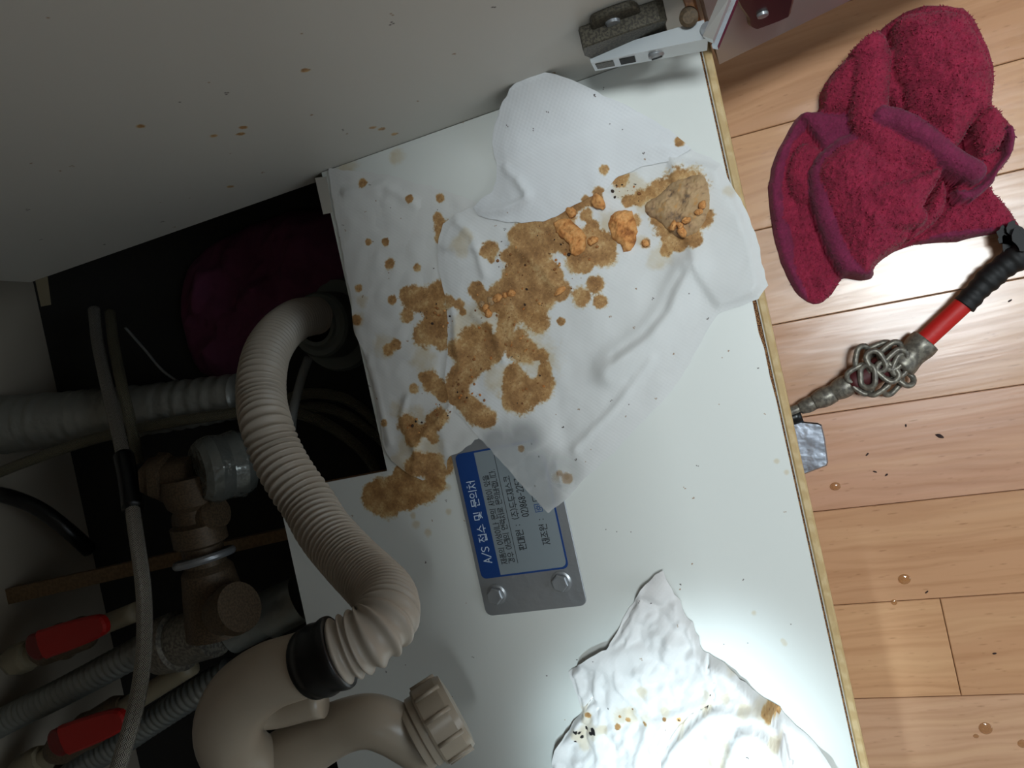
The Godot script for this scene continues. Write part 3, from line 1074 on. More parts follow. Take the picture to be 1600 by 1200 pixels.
# Korean syllables drawn stroke by stroke from their letters
func write(im: Image, text: String, x: float, y: float, cw: float, ch: float, w: float, c: Color):
	for i in text.length():
		var u := text.unicode_at(i)
		if text[i] == " ":
			x += cw * 0.42
		elif u < 0xAC00:
			var slim: float = {"(": 0.4, ")": 0.4, ".": 0.35, ":": 0.4}.get(text[i], 0.62)
			if LATIN.has(text[i]):
				strokes(im, LATIN[text[i]], Rect2(x, y + ch * 0.06, cw * slim * 0.8, ch * 0.88), w, c)
			x += cw * slim
		else:
			var s := u - 0xAC00
			var lead: String = LEADS[s / 588]
			var vowel := (s % 588) / 28
			var tail := s % 28
			var hgt := 0.56 if tail else 0.94
			var b := Rect2(x + cw * 0.04, y + ch * 0.04, cw * 0.86, ch * hgt)
			var flat := vowel in [8, 12, 13, 14, 17, 18, 19]          # vowels written below the lead
			var tall := not vowel in [8, 12, 13, 17, 18]              # vowels written beside it
			var lw := 0.52 if tall else 0.72
			var lh := 0.52 if flat else 0.9
			strokes(im, JAMO.get(lead, JAMO["ㅁ"]), Rect2(b.position + b.size * Vector2(0.02 if tall else 0.14, 0.06), b.size * Vector2(lw, lh)), w, c)
			var l := []
			if flat:
				var wd := 0.66 if tall else 1.0
				l.append([0, 0.84, wd, 0.84])
				if vowel == 8:
					l.append([0.5, 0.62, 0.5, 0.84])
				if vowel in [13, 14, 17]:
					l.append([wd * 0.5, 0.84, wd * 0.5, 1.06])
			if tall:
				match vowel:
					0: l.append_array([[0.78, 0, 0.78, 1], [0.78, 0.48, 0.98, 0.48]])
					1: l.append_array([[0.72, 0, 0.72, 1], [0.95, 0, 0.95, 1], [0.72, 0.48, 0.95, 0.48]])
					4: l.append_array([[0.9, 0, 0.9, 1], [0.66, 0.45, 0.9, 0.45]])
					5: l.append_array([[0.74, 0, 0.74, 1], [0.96, 0, 0.96, 1], [0.6, 0.45, 0.74, 0.45]])
					6: l.append_array([[0.9, 0, 0.9, 1], [0.66, 0.33, 0.9, 0.33], [0.66, 0.6, 0.9, 0.6]])
					14: l.append_array([[0.9, 0, 0.9, 1], [0.72, 0.62, 0.9, 0.62]])
					_: l.append([0.88, 0, 0.88, 1])
			strokes(im, l, b, w, c)
			if tail:
				strokes(im, JAMO.get(TAILS[tail], JAMO["ㄹ"]), Rect2(x + cw * 0.2, y + ch * 0.70, cw * 0.62, ch * 0.28), w, c)
			x += cw


# ------------------------------------------------------------------ paper towels on the base panel
func over_plate(p: Vector2) -> float:     # the nameplate lifts what lies on it
	return 0.0017 * smoothstep(-0.246, -0.239, p.x) * (1.0 - smoothstep(-0.160, -0.150, p.x)) * smoothstep(0.002, 0.011, p.y)


func sheet_a(p: Vector2) -> float:       # lies flat, then climbs the side panel
	return 0.138 + 0.028 * pow(clampf((-0.148 - p.y) / 0.034, 0.0, 1.0), 1.6)


func sheet_b(p: Vector2) -> float:       # lies flat, its end sags over the front edge
	return 0.137 - 0.3 * maxf(0.0, p.x + 0.004) + over_plate(p)


func lip(p: Vector2) -> float:            # its side edge is curled up a little
	return 0.0050 * exp(-pow((p.x + 0.238) / 0.008, 2.0)) * (1.0 - smoothstep(-0.01, 0.015, p.y)) * smoothstep(-0.15, -0.12, p.y)


func sheet_l(p: Vector2) -> float:       # lies flat, its end hangs into the cut-out
	return 0.1362 - 0.8 * maxf(0.0, -0.2925 - p.x) + over_plate(p)


func papers():
	var per := 2000.0
	# lower sheet, soaked, over the corner of the cut-out
	var o := cornered(PackedVector2Array([Vector2(-0.2852, -0.1849), Vector2(-0.2612, -0.1747), Vector2(-0.2416, -0.1669), Vector2(-0.2006, -0.1435), Vector2(-0.1707, -0.1239), Vector2(-0.1606, -0.0852), Vector2(-0.1811, -0.0182), Vector2(-0.2024, 0.0139), Vector2(-0.2127, 0.0322), Vector2(-0.2394, 0.0423), Vector2(-0.2445, 0.0546), Vector2(-0.2642, 0.0538), Vector2(-0.2773, 0.0463), Vector2(-0.2854, 0.0373), Vector2(-0.2896, 0.0259), Vector2(-0.2886, 0.0019), Vector2(-0.2874, -0.0269), Vector2(-0.2896, -0.0492), Vector2(-0.2934, -0.0622), Vector2(-0.2904, -0.0833), Vector2(-0.2886, -0.1191), Vector2(-0.2874, -0.1566)]), 0.004, 0.0012)
	var r := bounds(o).grow(0.002)
	var heavy: Array = [Vector3(-0.2406, -0.0757, 0.0073), Vector3(-0.23, -0.0716, 0.0079), Vector3(-0.2243, -0.0614, 0.0072), Vector3(-0.2286, -0.0506, 0.0079), Vector3(-0.2374, -0.0482, 0.0073), Vector3(-0.2263, -0.0398, 0.0046), Vector3(-0.2484, -0.0642, 0.0041), Vector3(-0.2176, -0.0759, 0.0064), Vector3(-0.2462, -0.0801, 0.0036), Vector3(-0.2214, -0.0534, 0.0057), Vector3(-0.2406, -0.0147, 0.0061), Vector3(-0.2357, -0.0077, 0.0051), Vector3(-0.2462, -0.0189, 0.0029), Vector3(-0.2337, -0.0029, 0.0043), Vector3(-0.2671, 0.0116, 0.0059), Vector3(-0.2621, 0.0185, 0.0066), Vector3(-0.2651, 0.024, 0.0044), Vector3(-0.2505, 0.0192, 0.0044), Vector3(-0.2444, 0.0144, 0.0058), Vector3(-0.2386, 0.011, 0.0051), Vector3(-0.2488, 0.0255, 0.0037), Vector3(-0.2584, 0.0448, 0.0073), Vector3(-0.2701, 0.0443, 0.0059), Vector3(-0.2517, 0.0444, 0.0066), Vector3(-0.2506, 0.0536, 0.0066), Vector3(-0.2647, 0.0362, 0.0037)]
	heavy.append_array([Vector3(-0.239, -0.1769, 0.0023), Vector3(-0.1787, -0.166, 0.0026), Vector3(-0.2601, -0.1659, 0.0028), Vector3(-0.2261, -0.1441, 0.0023), Vector3(-0.2038, -0.1385, 0.0027), Vector3(-0.2529, -0.104, 0.0032), Vector3(-0.2522, -0.1199, 0.0023), Vector3(-0.2322, -0.0958, 0.0023), Vector3(-0.2659, -0.1236, 0.0019), Vector3(-0.2571, -0.0785, 0.0028), Vector3(-0.2554, -0.0122, 0.0032), Vector3(-0.2688, -0.0446, 0.0037), Vector3(-0.2619, -0.0464, 0.0033), Vector3(-0.2818, -0.0932, 0.0024), Vector3(-0.2896, -0.071, 0.0033), Vector3(-0.285, 0.0074, 0.0024), Vector3(-0.2067, -0.1182, 0.0045), Vector3(-0.2095, -0.1111, 0.0036), Vector3(-0.2085, -0.1256, 0.0031)])
	var faint: Array = [Vector3(-0.2724, 0.0002, 0.0075), Vector3(-0.2677, 0.025, 0.0103), Vector3(-0.2763, 0.0378, 0.0103), Vector3(-0.2582, 0.0077, 0.0093), Vector3(-0.2713, -0.0475, 0.0103), Vector3(-0.2815, -0.0835, 0.0056), Vector3(-0.2886, -0.0707, 0.0066), Vector3(-0.2199, -0.0638, 0.0181), Vector3(-0.2432, -0.0318, 0.012), Vector3(-0.2826, 0.0416, 0.0085), Vector3(-0.2536, 0.0323, 0.012)]
	var im := stained(r, per, Color(0.86, 0.855, 0.84), heavy, faint, 40, 21, [Vector3(-0.2205, 0.0335, 0.0136), Vector3(-0.2288, 0.0367, 0.0091), Vector3(-0.2136, 0.0255, 0.0081), Vector3(-0.2892, -0.0418, 0.0057), Vector3(-0.2896, -0.0226, 0.0057), Vector3(-0.2891, 0.0018, 0.0057), Vector3(-0.2885, 0.0212, 0.0066)], 0.86)
	var folds := [PackedVector2Array([Vector2(-0.275, -0.1636), Vector2(-0.2435, -0.159), Vector2(-0.2222, -0.1387)]), PackedVector2Array([Vector2(-0.2287, 0.0064), Vector2(-0.2387, 0.0138), Vector2(-0.2515, 0.0194), Vector2(-0.2638, 0.0305), Vector2(-0.2693, 0.0486)]), PackedVector2Array([Vector2(-0.2621, -0.0064), Vector2(-0.2694, 0.0055), Vector2(-0.2666, 0.0204), Vector2(-0.2609, 0.0405)]), PackedVector2Array([Vector2(-0.2866, -0.0413), Vector2(-0.2856, -0.0121), Vector2(-0.2832, 0.0222)])]
	var top := func(p: Vector2, d: float):
		var h := sheet_l(p)
		var k := minf(1.0, d / 0.004)
		h += k * (0.0007 * (0.5 + na.get_noise_2d(p.x * 40.0, p.y * 40.0)) + 0.0008 * (0.5 + facets.get_noise_2d(p.x * 50.0, p.y * 50.0)))
		for f in folds:
			h += 0.0018 * k * ridge(f, p, 0.0025)
		return h + 0.0001
	var bot := func(p: Vector2, d: float):
		return sheet_l(p) + 0.0001 - 0.00008 * minf(1.0, d / 0.003)
	tag(obj("paper_towel", field(o, 0.0022, top, bot, r), paper_mat(im, emboss(r, per, 0.35), true)), "soaked white paper towel with rust stains hanging over the cut-out edge", "paper towel", "paper towels on the base panel")

	# upper stained sheet, from the cut-out side across to the front edge
	o = cornered(PackedVector2Array([Vector2(-0.1797, -0.1255), Vector2(-0.1506, -0.1268), Vector2(-0.1168, -0.1334), Vector2(-0.0765, -0.1367), Vector2(-0.0404, -0.1302), Vector2(-0.0267, -0.1157), Vector2(-0.015, -0.104), Vector2(-0.0104, -0.0856), Vector2(-0.0051, -0.0632), Vector2(-0.0042, -0.0437), Vector2(-0.0042, -0.0257), Vector2(-0.0106, -0.0188), Vector2(-0.0249, -0.0171), Vector2(-0.0358, -0.0156), Vector2(-0.0434, -0.008), Vector2(-0.0531, 0.0035), Vector2(-0.0629, 0.0151), Vector2(-0.0771, 0.0289), Vector2(-0.0953, 0.0407), Vector2(-0.1211, 0.0592), Vector2(-0.1428, 0.0722), Vector2(-0.1571, 0.0831), Vector2(-0.1744, 0.0917), Vector2(-0.1891, 0.0686), Vector2(-0.2035, 0.0452), Vector2(-0.2139, 0.0281), Vector2(-0.2256, 0.0097), Vector2(-0.2289, 0.0025), Vector2(-0.2288, -0.011), Vector2(-0.2211, -0.0386), Vector2(-0.2169, -0.0515), Vector2(-0.2151, -0.0673), Vector2(-0.2152, -0.0858), Vector2(-0.2145, -0.0994), Vector2(-0.2106, -0.1113), Vector2(-0.204, -0.1196), Vector2(-0.1939, -0.1241)]), 0.004, 0.0010)
	r = bounds(o).grow(0.002)
	heavy = [Vector3(-0.2163, -0.0331, 0.0057), Vector3(-0.2183, -0.0116, 0.0072), Vector3(-0.2268, -0.003, 0.0058), Vector3(-0.221, -0.0004, 0.0065), Vector3(-0.2162, 0.0064, 0.0057), Vector3(-0.2115, 0.0132, 0.0071), Vector3(-0.2035, 0.0191, 0.006), Vector3(-0.1874, -0.0224, 0.0042), Vector3(-0.1996, -0.0366, 0.0085), Vector3(-0.1927, -0.0264, 0.0085), Vector3(-0.1855, -0.0306, 0.0049), Vector3(-0.2011, -0.0239, 0.0085), Vector3(-0.2102, -0.0186, 0.0083), Vector3(-0.1891, -0.0414, 0.0035), Vector3(-0.1699, -0.0256, 0.0086), Vector3(-0.1765, -0.0299, 0.0042), Vector3(-0.1655, -0.0189, 0.0062), Vector3(-0.1545, -0.0151, 0.0038), Vector3(-0.1545, -0.0053, 0.0041), Vector3(-0.1523, -0.0371, 0.0063), Vector3(-0.1774, -0.0002, 0.0077), Vector3(-0.1764, 0.0086, 0.0098), Vector3(-0.1611, 0.0075, 0.0069), Vector3(-0.1564, 0.0028, 0.0055), Vector3(-0.1848, 0.0119, 0.0039), Vector3(-0.1772, -0.0073, 0.0053), Vector3(-0.1762, -0.057, 0.0056), Vector3(-0.1849, -0.0591, 0.0063), Vector3(-0.1663, -0.0603, 0.0083), Vector3(-0.1553, -0.0561, 0.0096), Vector3(-0.1463, -0.0567, 0.0075), Vector3(-0.1329, -0.0548, 0.0054), Vector3(-0.1451, -0.0494, 0.0055), Vector3(-0.173, -0.0448, 0.0056), Vector3(-0.1774, -0.0387, 0.0042), Vector3(-0.1614, -0.0492, 0.0083), Vector3(-0.1918, -0.0695, 0.0042), Vector3(-0.1913, -0.065, 0.0028), Vector3(-0.1369, -0.0342, 0.0022), Vector3(-0.2139, -0.0662, 0.0043), Vector3(-0.206, -0.0628, 0.0031), Vector3(-0.2043, -0.0566, 0.002)]
	heavy.append_array([Vector3(-0.1554, -0.098, 0.0043), Vector3(-0.1476, -0.0994, 0.0069), Vector3(-0.1381, -0.1003, 0.0069), Vector3(-0.1287, -0.1012, 0.0068), Vector3(-0.1193, -0.1029, 0.0068), Vector3(-0.111, -0.1074, 0.0051), Vector3(-0.1018, -0.1091, 0.005), Vector3(-0.0962, -0.1066, 0.0042), Vector3(-0.1355, -0.0917, 0.0077), Vector3(-0.1258, -0.0899, 0.0085), Vector3(-0.1168, -0.0822, 0.0076), Vector3(-0.1099, -0.0734, 0.0076), Vector3(-0.1005, -0.0761, 0.0075), Vector3(-0.0978, -0.0685, 0.0059), Vector3(-0.1056, -0.0844, 0.005), Vector3(-0.1044, -0.0978, 0.0034), Vector3(-0.1017, -0.0902, 0.0034), Vector3(-0.0952, -0.0764, 0.005), Vector3(-0.1499, -0.0894, 0.0078), Vector3(-0.1427, -0.0804, 0.0086), Vector3(-0.1524, -0.0786, 0.0078), Vector3(-0.1615, -0.072, 0.007), Vector3(-0.149, -0.0732, 0.0086), Vector3(-0.1412, -0.0668, 0.0069), Vector3(-0.16, -0.0868, 0.0044), Vector3(-0.1648, -0.0863, 0.0035), Vector3(-0.1554, -0.066, 0.0087), Vector3(-0.1475, -0.0596, 0.0086), Vector3(-0.1359, -0.0698, 0.0043), Vector3(-0.1669, -0.0653, 0.0061), Vector3(-0.1749, -0.0637, 0.0053), Vector3(-0.1325, -0.0646, 0.0039), Vector3(-0.1324, -0.0532, 0.0047), Vector3(-0.1195, -0.0465, 0.0053), Vector3(-0.1084, -0.0524, 0.0046), Vector3(-0.1076, -0.0405, 0.0038), Vector3(-0.1747, -0.0934, 0.0048), Vector3(-0.1778, -0.0924, 0.0031), Vector3(-0.1754, -0.0864, 0.0019), Vector3(-0.1179, -0.0695, 0.0059), Vector3(-0.1119, -0.0645, 0.0034), Vector3(-0.1888, -0.0708, 0.0031), Vector3(-0.1873, -0.065, 0.0027)])
	heavy.append_array([Vector3(-0.0369, -0.1258, 0.0032), Vector3(-0.0869, -0.123, 0.0033), Vector3(-0.0782, -0.114, 0.0045), Vector3(-0.0751, -0.0857, 0.0037), Vector3(-0.071, -0.0698, 0.0025), Vector3(-0.0541, -0.0673, 0.0049), Vector3(-0.0503, -0.0622, 0.0032), Vector3(-0.0594, -0.0617, 0.0033), Vector3(-0.0764, -0.0987, 0.0033), Vector3(-0.058, -0.0871, 0.0057), Vector3(-0.0574, -0.0994, 0.0057), Vector3(-0.0681, -0.0984, 0.0041), Vector3(-0.0321, -0.0757, 0.0048), Vector3(-0.0407, -0.0637, 0.004), Vector3(-0.042, -0.0949, 0.0121), Vector3(-0.0477, -0.078, 0.0121), Vector3(-0.156, 0.07, 0.003), Vector3(-0.1601, 0.0657, 0.0017), Vector3(-0.1835, 0.0446, 0.0018), Vector3(-0.2166, 0.0711, 0.0023)])
	faint = [Vector3(-0.0718, -0.11, 0.0074), Vector3(-0.0672, -0.1023, 0.009), Vector3(-0.065, -0.0933, 0.0082), Vector3(-0.0791, -0.1058, 0.0058), Vector3(-0.1954, -0.1012, 0.0089), Vector3(-0.1892, -0.1064, 0.0062), Vector3(-0.0621, -0.0591, 0.0082), Vector3(-0.0689, -0.0567, 0.0057), Vector3(-0.0737, -0.0727, 0.0041), Vector3(-0.1886, -0.0471, 0.0177), Vector3(-0.2008, -0.0477, 0.0134), Vector3(-0.2047, -0.0418, 0.0112), Vector3(-0.1885, -0.0062, 0.0133), Vector3(-0.1582, -0.0133, 0.0174), Vector3(-0.1568, -0.0397, 0.013), Vector3(-0.0912, -0.0902, 0.0083), Vector3(-0.014, -0.0867, 0.0047), Vector3(-0.163, 0.0684, 0.0035)]
	im = stained(r, per, Color(0.87, 0.868, 0.86), heavy, faint, 70, 22, [Vector3(-0.2011, 0.0369, 0.0179), Vector3(-0.1909, 0.0456, 0.0276), Vector3(-0.1801, 0.061, 0.0291), Vector3(-0.1745, 0.0777, 0.0246), Vector3(-0.1603, 0.0666, 0.0218), Vector3(-0.1797, 0.0385, 0.0203)], 0.32)
	var fold_right := PackedVector2Array([Vector2(-0.047, -0.0476), Vector2(-0.0559, -0.0366), Vector2(-0.0633, -0.0251), Vector2(-0.0777, -0.0125), Vector2(-0.0955, -0.003), Vector2(-0.1126, 0.0054)])
	var flap := PackedVector2Array([Vector2(-0.0465, -0.121), Vector2(-0.015, -0.104), Vector2(-0.0104, -0.0856), Vector2(-0.0042, -0.0437), Vector2(-0.0042, -0.0257), Vector2(-0.0106, -0.0188), Vector2(-0.0249, -0.0171), Vector2(-0.0358, -0.0156), Vector2(-0.0415, -0.0281), Vector2(-0.0458, -0.0399), Vector2(-0.0466, -0.0529), Vector2(-0.0503, -0.0849)])
	var crease := [PackedVector2Array([Vector2(-0.1961, -0.0526), Vector2(-0.1881, -0.0448), Vector2(-0.1837, -0.0369), Vector2(-0.1839, -0.0279), Vector2(-0.1817, -0.0184)]), PackedVector2Array([Vector2(-0.2137, -0.0669), Vector2(-0.2111, -0.0525), Vector2(-0.2144, -0.0348), Vector2(-0.2137, -0.0208)]), PackedVector2Array([Vector2(-0.2096, -0.105), Vector2(-0.1957, -0.1), Vector2(-0.1818, -0.0962)]), PackedVector2Array([Vector2(-0.1584, -0.0935), Vector2(-0.1403, -0.071), Vector2(-0.1344, -0.0563)]), PackedVector2Array([Vector2(-0.1991, -0.1274), Vector2(-0.1846, -0.1051), Vector2(-0.1815, -0.0771)]), PackedVector2Array([Vector2(-0.1453, 0.0514), Vector2(-0.1139, 0.031), Vector2(-0.082, 0.0034)])]
	var valley := PackedVector2Array([Vector2(-0.0514, -0.0459), Vector2(-0.061, -0.0358), Vector2(-0.0675, -0.0249), Vector2(-0.0835, -0.013), Vector2(-0.1062, -0.0036)])
	top = func(p: Vector2, d: float):
		var k := minf(1.0, d / 0.006)
		var h := sheet_b(p) + 0.0004
		h += k * (0.0016 * (0.5 + na.get_noise_2d(p.x * 22.0, p.y * 22.0)) + 0.0007 * (0.5 + facets.get_noise_2d(p.x * 42.0, p.y * 42.0)))
		h += 0.008 * minf(1.0, d / 0.012) * ridge(fold_right, p, 0.009) - 0.0026 * ridge(valley, p, 0.0032)
		for f in crease:
			h += 0.0022 * k * ridge(f, p, 0.0028)
		if d > 0.0:
			var q := sd(flap, p)
			h += 0.0035 * smoothstep(0.0, 0.004, q) * k
		h += lip(p)
		return h
	bot = func(p: Vector2, d: float):
		var q := sheet_b(p) + 0.0004
		if d <= 0.0:
			q += lip(p)
		return q - 0.0002 * minf(1.0, d / 0.003)
	tag(obj("paper_towel", field(o, 0.0019, top, bot, r), paper_mat(im, emboss(r, per, 0.7), true)), "large white paper towel with brown sludge and lumps, one corner on the nameplate", "paper towel", "paper towels on the base panel")

	# clean sheet whose end leans on the side panel
	o = cornered(PackedVector2Array([Vector2(-0.1134, -0.1889), Vector2(-0.0979, -0.1807), Vector2(-0.086, -0.1741), Vector2(-0.0744, -0.1647), Vector2(-0.0605, -0.1546), Vector2(-0.0497, -0.1433), Vector2(-0.0388, -0.1315), Vector2(-0.0299, -0.1189), Vector2(-0.0436, -0.115), Vector2(-0.0638, -0.117), Vector2(-0.079, -0.1149), Vector2(-0.0894, -0.1087), Vector2(-0.0979, -0.1078), Vector2(-0.1093, -0.1059), Vector2(-0.1228, -0.102), Vector2(-0.1329, -0.1014), Vector2(-0.1483, -0.1048), Vector2(-0.161, -0.1092), Vector2(-0.1773, -0.1174), Vector2(-0.1796, -0.1244), Vector2(-0.1725, -0.1277), Vector2(-0.1636, -0.1305), Vector2(-0.1586, -0.1375), Vector2(-0.1559, -0.1469), Vector2(-0.1562, -0.1533), Vector2(-0.1547, -0.1607), Vector2(-0.1484, -0.1685), Vector2(-0.1399, -0.1753), Vector2(-0.1286, -0.1818)]), 0.004, 0.0007)
	r = bounds(o).grow(0.002)
	im = stained(r, per, Color(0.87, 0.872, 0.875), [Vector3(-0.0369, -0.1256, 0.0028), Vector3(-0.0864, -0.1222, 0.0025), Vector3(-0.0933, -0.109, 0.0033), Vector3(-0.1024, -0.1074, 0.0025)], [], 22, 23)
	var pleat := [PackedVector2Array([Vector2(-0.1426, -0.1314), Vector2(-0.1379, -0.1199), Vector2(-0.1423, -0.1168), Vector2(-0.1577, -0.115), Vector2(-0.1792, -0.1179)]), PackedVector2Array([Vector2(-0.151, -0.1436), Vector2(-0.1435, -0.1316), Vector2(-0.138, -0.1195)]), PackedVector2Array([Vector2(-0.1769, -0.1191), Vector2(-0.1572, -0.1171), Vector2(-0.1401, -0.1183)])]
	top = func(p: Vector2, d: float):
		var k := minf(1.0, d / 0.008)
		var h := sheet_a(p) + 0.0012 + 0.0016 * k * (0.5 + na.get_noise_2d(p.x * 18.0 + 3.0, p.y * 18.0)) + 0.003 * smoothstep(0.0, 0.02, d)
		for f in pleat:
			h += 0.0020 * k * ridge(f, p, 0.0022)
		return h
	bot = func(p: Vector2, d: float):
		return sheet_a(p) + 0.0012 - 0.0003 * minf(1.0, d / 0.003)
	tag(obj("paper_towel", field(o, 0.0019, top, bot, r), paper_mat(im, emboss(r, per, 0.9))), "clean white paper towel leaning on the side panel below the hinge", "paper towel", "paper towels on the base panel")

	crumpled()


func crumpled():
	var base := 0.1352
	var sil := cornered(PackedVector2Array([Vector2(-0.1048, 0.1401), Vector2(-0.1013, 0.1506), Vector2(-0.099, 0.1618), Vector2(-0.0969, 0.1732), Vector2(-0.0941, 0.1781), Vector2(-0.0922, 0.1876), Vector2(-0.091, 0.1966), Vector2(-0.0843, 0.2014), Vector2(-0.0758, 0.2086), Vector2(-0.0716, 0.2155), Vector2(-0.0662, 0.2223), Vector2(-0.059, 0.2293), Vector2(-0.0519, 0.2361), Vector2(-0.0464, 0.2441), Vector2(-0.0405, 0.2533), Vector2(-0.0345, 0.2612), Vector2(-0.0284, 0.2716), Vector2(-0.022, 0.2856), Vector2(-0.0314, 0.298), Vector2(-0.0956, 0.3024), Vector2(-0.176, 0.3014), Vector2(-0.21, 0.2982), Vector2(-0.2158, 0.2781), Vector2(-0.2065, 0.257), Vector2(-0.1963, 0.2446), Vector2(-0.1817, 0.2316), Vector2(-0.1837, 0.22), Vector2(-0.1854, 0.2033), Vector2(-0.1753, 0.1968), Vector2(-0.1648, 0.1914), Vector2(-0.1525, 0.1869), Vector2(-0.1441, 0.1774), Vector2(-0.1358, 0.1662), Vector2(-0.1273, 0.1574), Vector2(-0.1216, 0.1499), Vector2(-0.1136, 0.1441)]), 0.004, 0.0012)
	var r := bounds(sil).grow(0.002)
	var L := []
	L.append(lobe(sil, base, 0.002, 0.004, Vector2.ZERO, 0, 0.3))
	L.append(lobe(cornered(PackedVector2Array([Vector2(-0.1037, 0.1382), Vector2(-0.0996, 0.1482), Vector2(-0.0974, 0.1591), Vector2(-0.0953, 0.1704), Vector2(-0.0923, 0.1831), Vector2(-0.0898, 0.195), Vector2(-0.0886, 0.2068), Vector2(-0.0883, 0.2184), Vector2(-0.0929, 0.2272), Vector2(-0.1005, 0.23), Vector2(-0.1107, 0.2327), Vector2(-0.1206, 0.2362), Vector2(-0.1243, 0.24), Vector2(-0.1346, 0.2397), Vector2(-0.1391, 0.2298), Vector2(-0.1431, 0.2235), Vector2(-0.1508, 0.215), Vector2(-0.1524, 0.2074), Vector2(-0.1507, 0.2001), Vector2(-0.143, 0.1892), Vector2(-0.1316, 0.1715), Vector2(-0.1229, 0.1564), Vector2(-0.1118, 0.1418)]),0.004,0.0012), base + 0.008, 0.006, 0.006, Vector2(0.02, 0.10), 1, 1.2))
	L.append(lobe(cornered(PackedVector2Array([Vector2(-0.1825, 0.2004), Vector2(-0.1725, 0.1939), Vector2(-0.1614, 0.1884), Vector2(-0.1481, 0.1847), Vector2(-0.1391, 0.1761), Vector2(-0.1244, 0.1569), Vector2(-0.1225, 0.1604), Vector2(-0.136, 0.1791), Vector2(-0.148, 0.1902), Vector2(-0.1643, 0.2011), Vector2(-0.1701, 0.2185), Vector2(-0.1787, 0.2276)]),0.004,0.0012), base + 0.006, 0.004, 0.006, Vector2(0.02, -0.02), 2, 1.0))
	L.append(lobe(cornered(PackedVector2Array([Vector2(-0.1622, 0.1909), Vector2(-0.1478, 0.1853), Vector2(-0.1424, 0.1884), Vector2(-0.15, 0.2013), Vector2(-0.151, 0.212), Vector2(-0.1425, 0.2222), Vector2(-0.1355, 0.2331), Vector2(-0.1338, 0.239), Vector2(-0.1471, 0.2553), Vector2(-0.1587, 0.2955), Vector2(-0.1836, 0.2952), Vector2(-0.1753, 0.246), Vector2(-0.1666, 0.2273), Vector2(-0.1703, 0.2175)]),0.004,0.0012), base + 0.010, 0.005, 0.006, Vector2(0.05, 0.06), 3, 1.3))
	L.append(lobe(cornered(PackedVector2Array([Vector2(-0.2032, 0.2528), Vector2(-0.1917, 0.2407), Vector2(-0.1787, 0.2276), Vector2(-0.1696, 0.2215), Vector2(-0.1665, 0.2296), Vector2(-0.1733, 0.2444), Vector2(-0.1741, 0.2636), Vector2(-0.1809, 0.2937), Vector2(-0.2095, 0.2933), Vector2(-0.2123, 0.2736)]),0.004,0.0015), base + 0.008, 0.005, 0.008, Vector2(0.04, 0.04), 4, 1.5))
	L.append(lobe(cornered(PackedVector2Array([Vector2(-0.1358, 0.2368), Vector2(-0.1241, 0.2374), Vector2(-0.1204, 0.2324), Vector2(-0.1287, 0.2464), Vector2(-0.1344, 0.2608), Vector2(-0.1364, 0.2939), Vector2(-0.159, 0.2936), Vector2(-0.1481, 0.2563)]),0.004,0.001), base + 0.014, 0.006, 0.008, Vector2(0.0, 0.05), 5, 1.0))
	L.append(lobe(cornered(PackedVector2Array([Vector2(-0.0886, 0.1915), Vector2(-0.0789, 0.1983), Vector2(-0.0697, 0.2098), Vector2(-0.0644, 0.2165), Vector2(-0.0575, 0.2232), Vector2(-0.0498, 0.2318), Vector2(-0.0544, 0.2372), Vector2(-0.0631, 0.2332), Vector2(-0.0724, 0.2312), Vector2(-0.0839, 0.2279), Vector2(-0.0895, 0.225), Vector2(-0.0867, 0.215), Vector2(-0.0876, 0.2046)]),0.004,0.001), base + 0.012, 0.005, 0.006, Vector2(-0.05, 0.02), 6, 1.2))
	L.append(lobe(cornered(PackedVector2Array([Vector2(-0.1312, 0.2624), Vector2(-0.1212, 0.2496), Vector2(-0.1073, 0.2386), Vector2(-0.0967, 0.2301), Vector2(-0.0872, 0.2268), Vector2(-0.0722, 0.2308), Vector2(-0.0617, 0.2323), Vector2(-0.0538, 0.24), Vector2(-0.0533, 0.2487), Vector2(-0.0535, 0.2612), Vector2(-0.0567, 0.2936), Vector2(-0.1384, 0.2926)]),0.004,0.001), base + 0.017, 0.009, 0.012, Vector2(0.0, 0.06), 7, 1.5))
	L.append(lobe(cornered(PackedVector2Array([Vector2(-0.0908, 0.262), Vector2(-0.0819, 0.2459), Vector2(-0.0762, 0.2392), Vector2(-0.0688, 0.2383), Vector2(-0.0603, 0.2431), Vector2(-0.0549, 0.2508), Vector2(-0.0523, 0.2608), Vector2(-0.0525, 0.2843), Vector2(-0.0977, 0.2887)]),0.004,0.001), base + 0.026, 0.006, 0.008, Vector2(0.1, 0.08), 8, 1.0))
	L.append(lobe(cornered(PackedVector2Array([Vector2(-0.0531, 0.2362), Vector2(-0.046, 0.2419), Vector2(-0.0402, 0.251), Vector2(-0.0342, 0.2588), Vector2(-0.0281, 0.2691), Vector2(-0.0265, 0.2838), Vector2(-0.0455, 0.2973), Vector2(-0.0575, 0.292), Vector2(-0.0548, 0.2615)]),0.004,0.001), base + 0.005, 0.003, 0.005, Vector2(-0.06, 0.0), 9, 0.8))
	for l in L:
		l["facet"] = 0.0042 * l.a
		l.a *= 0.5
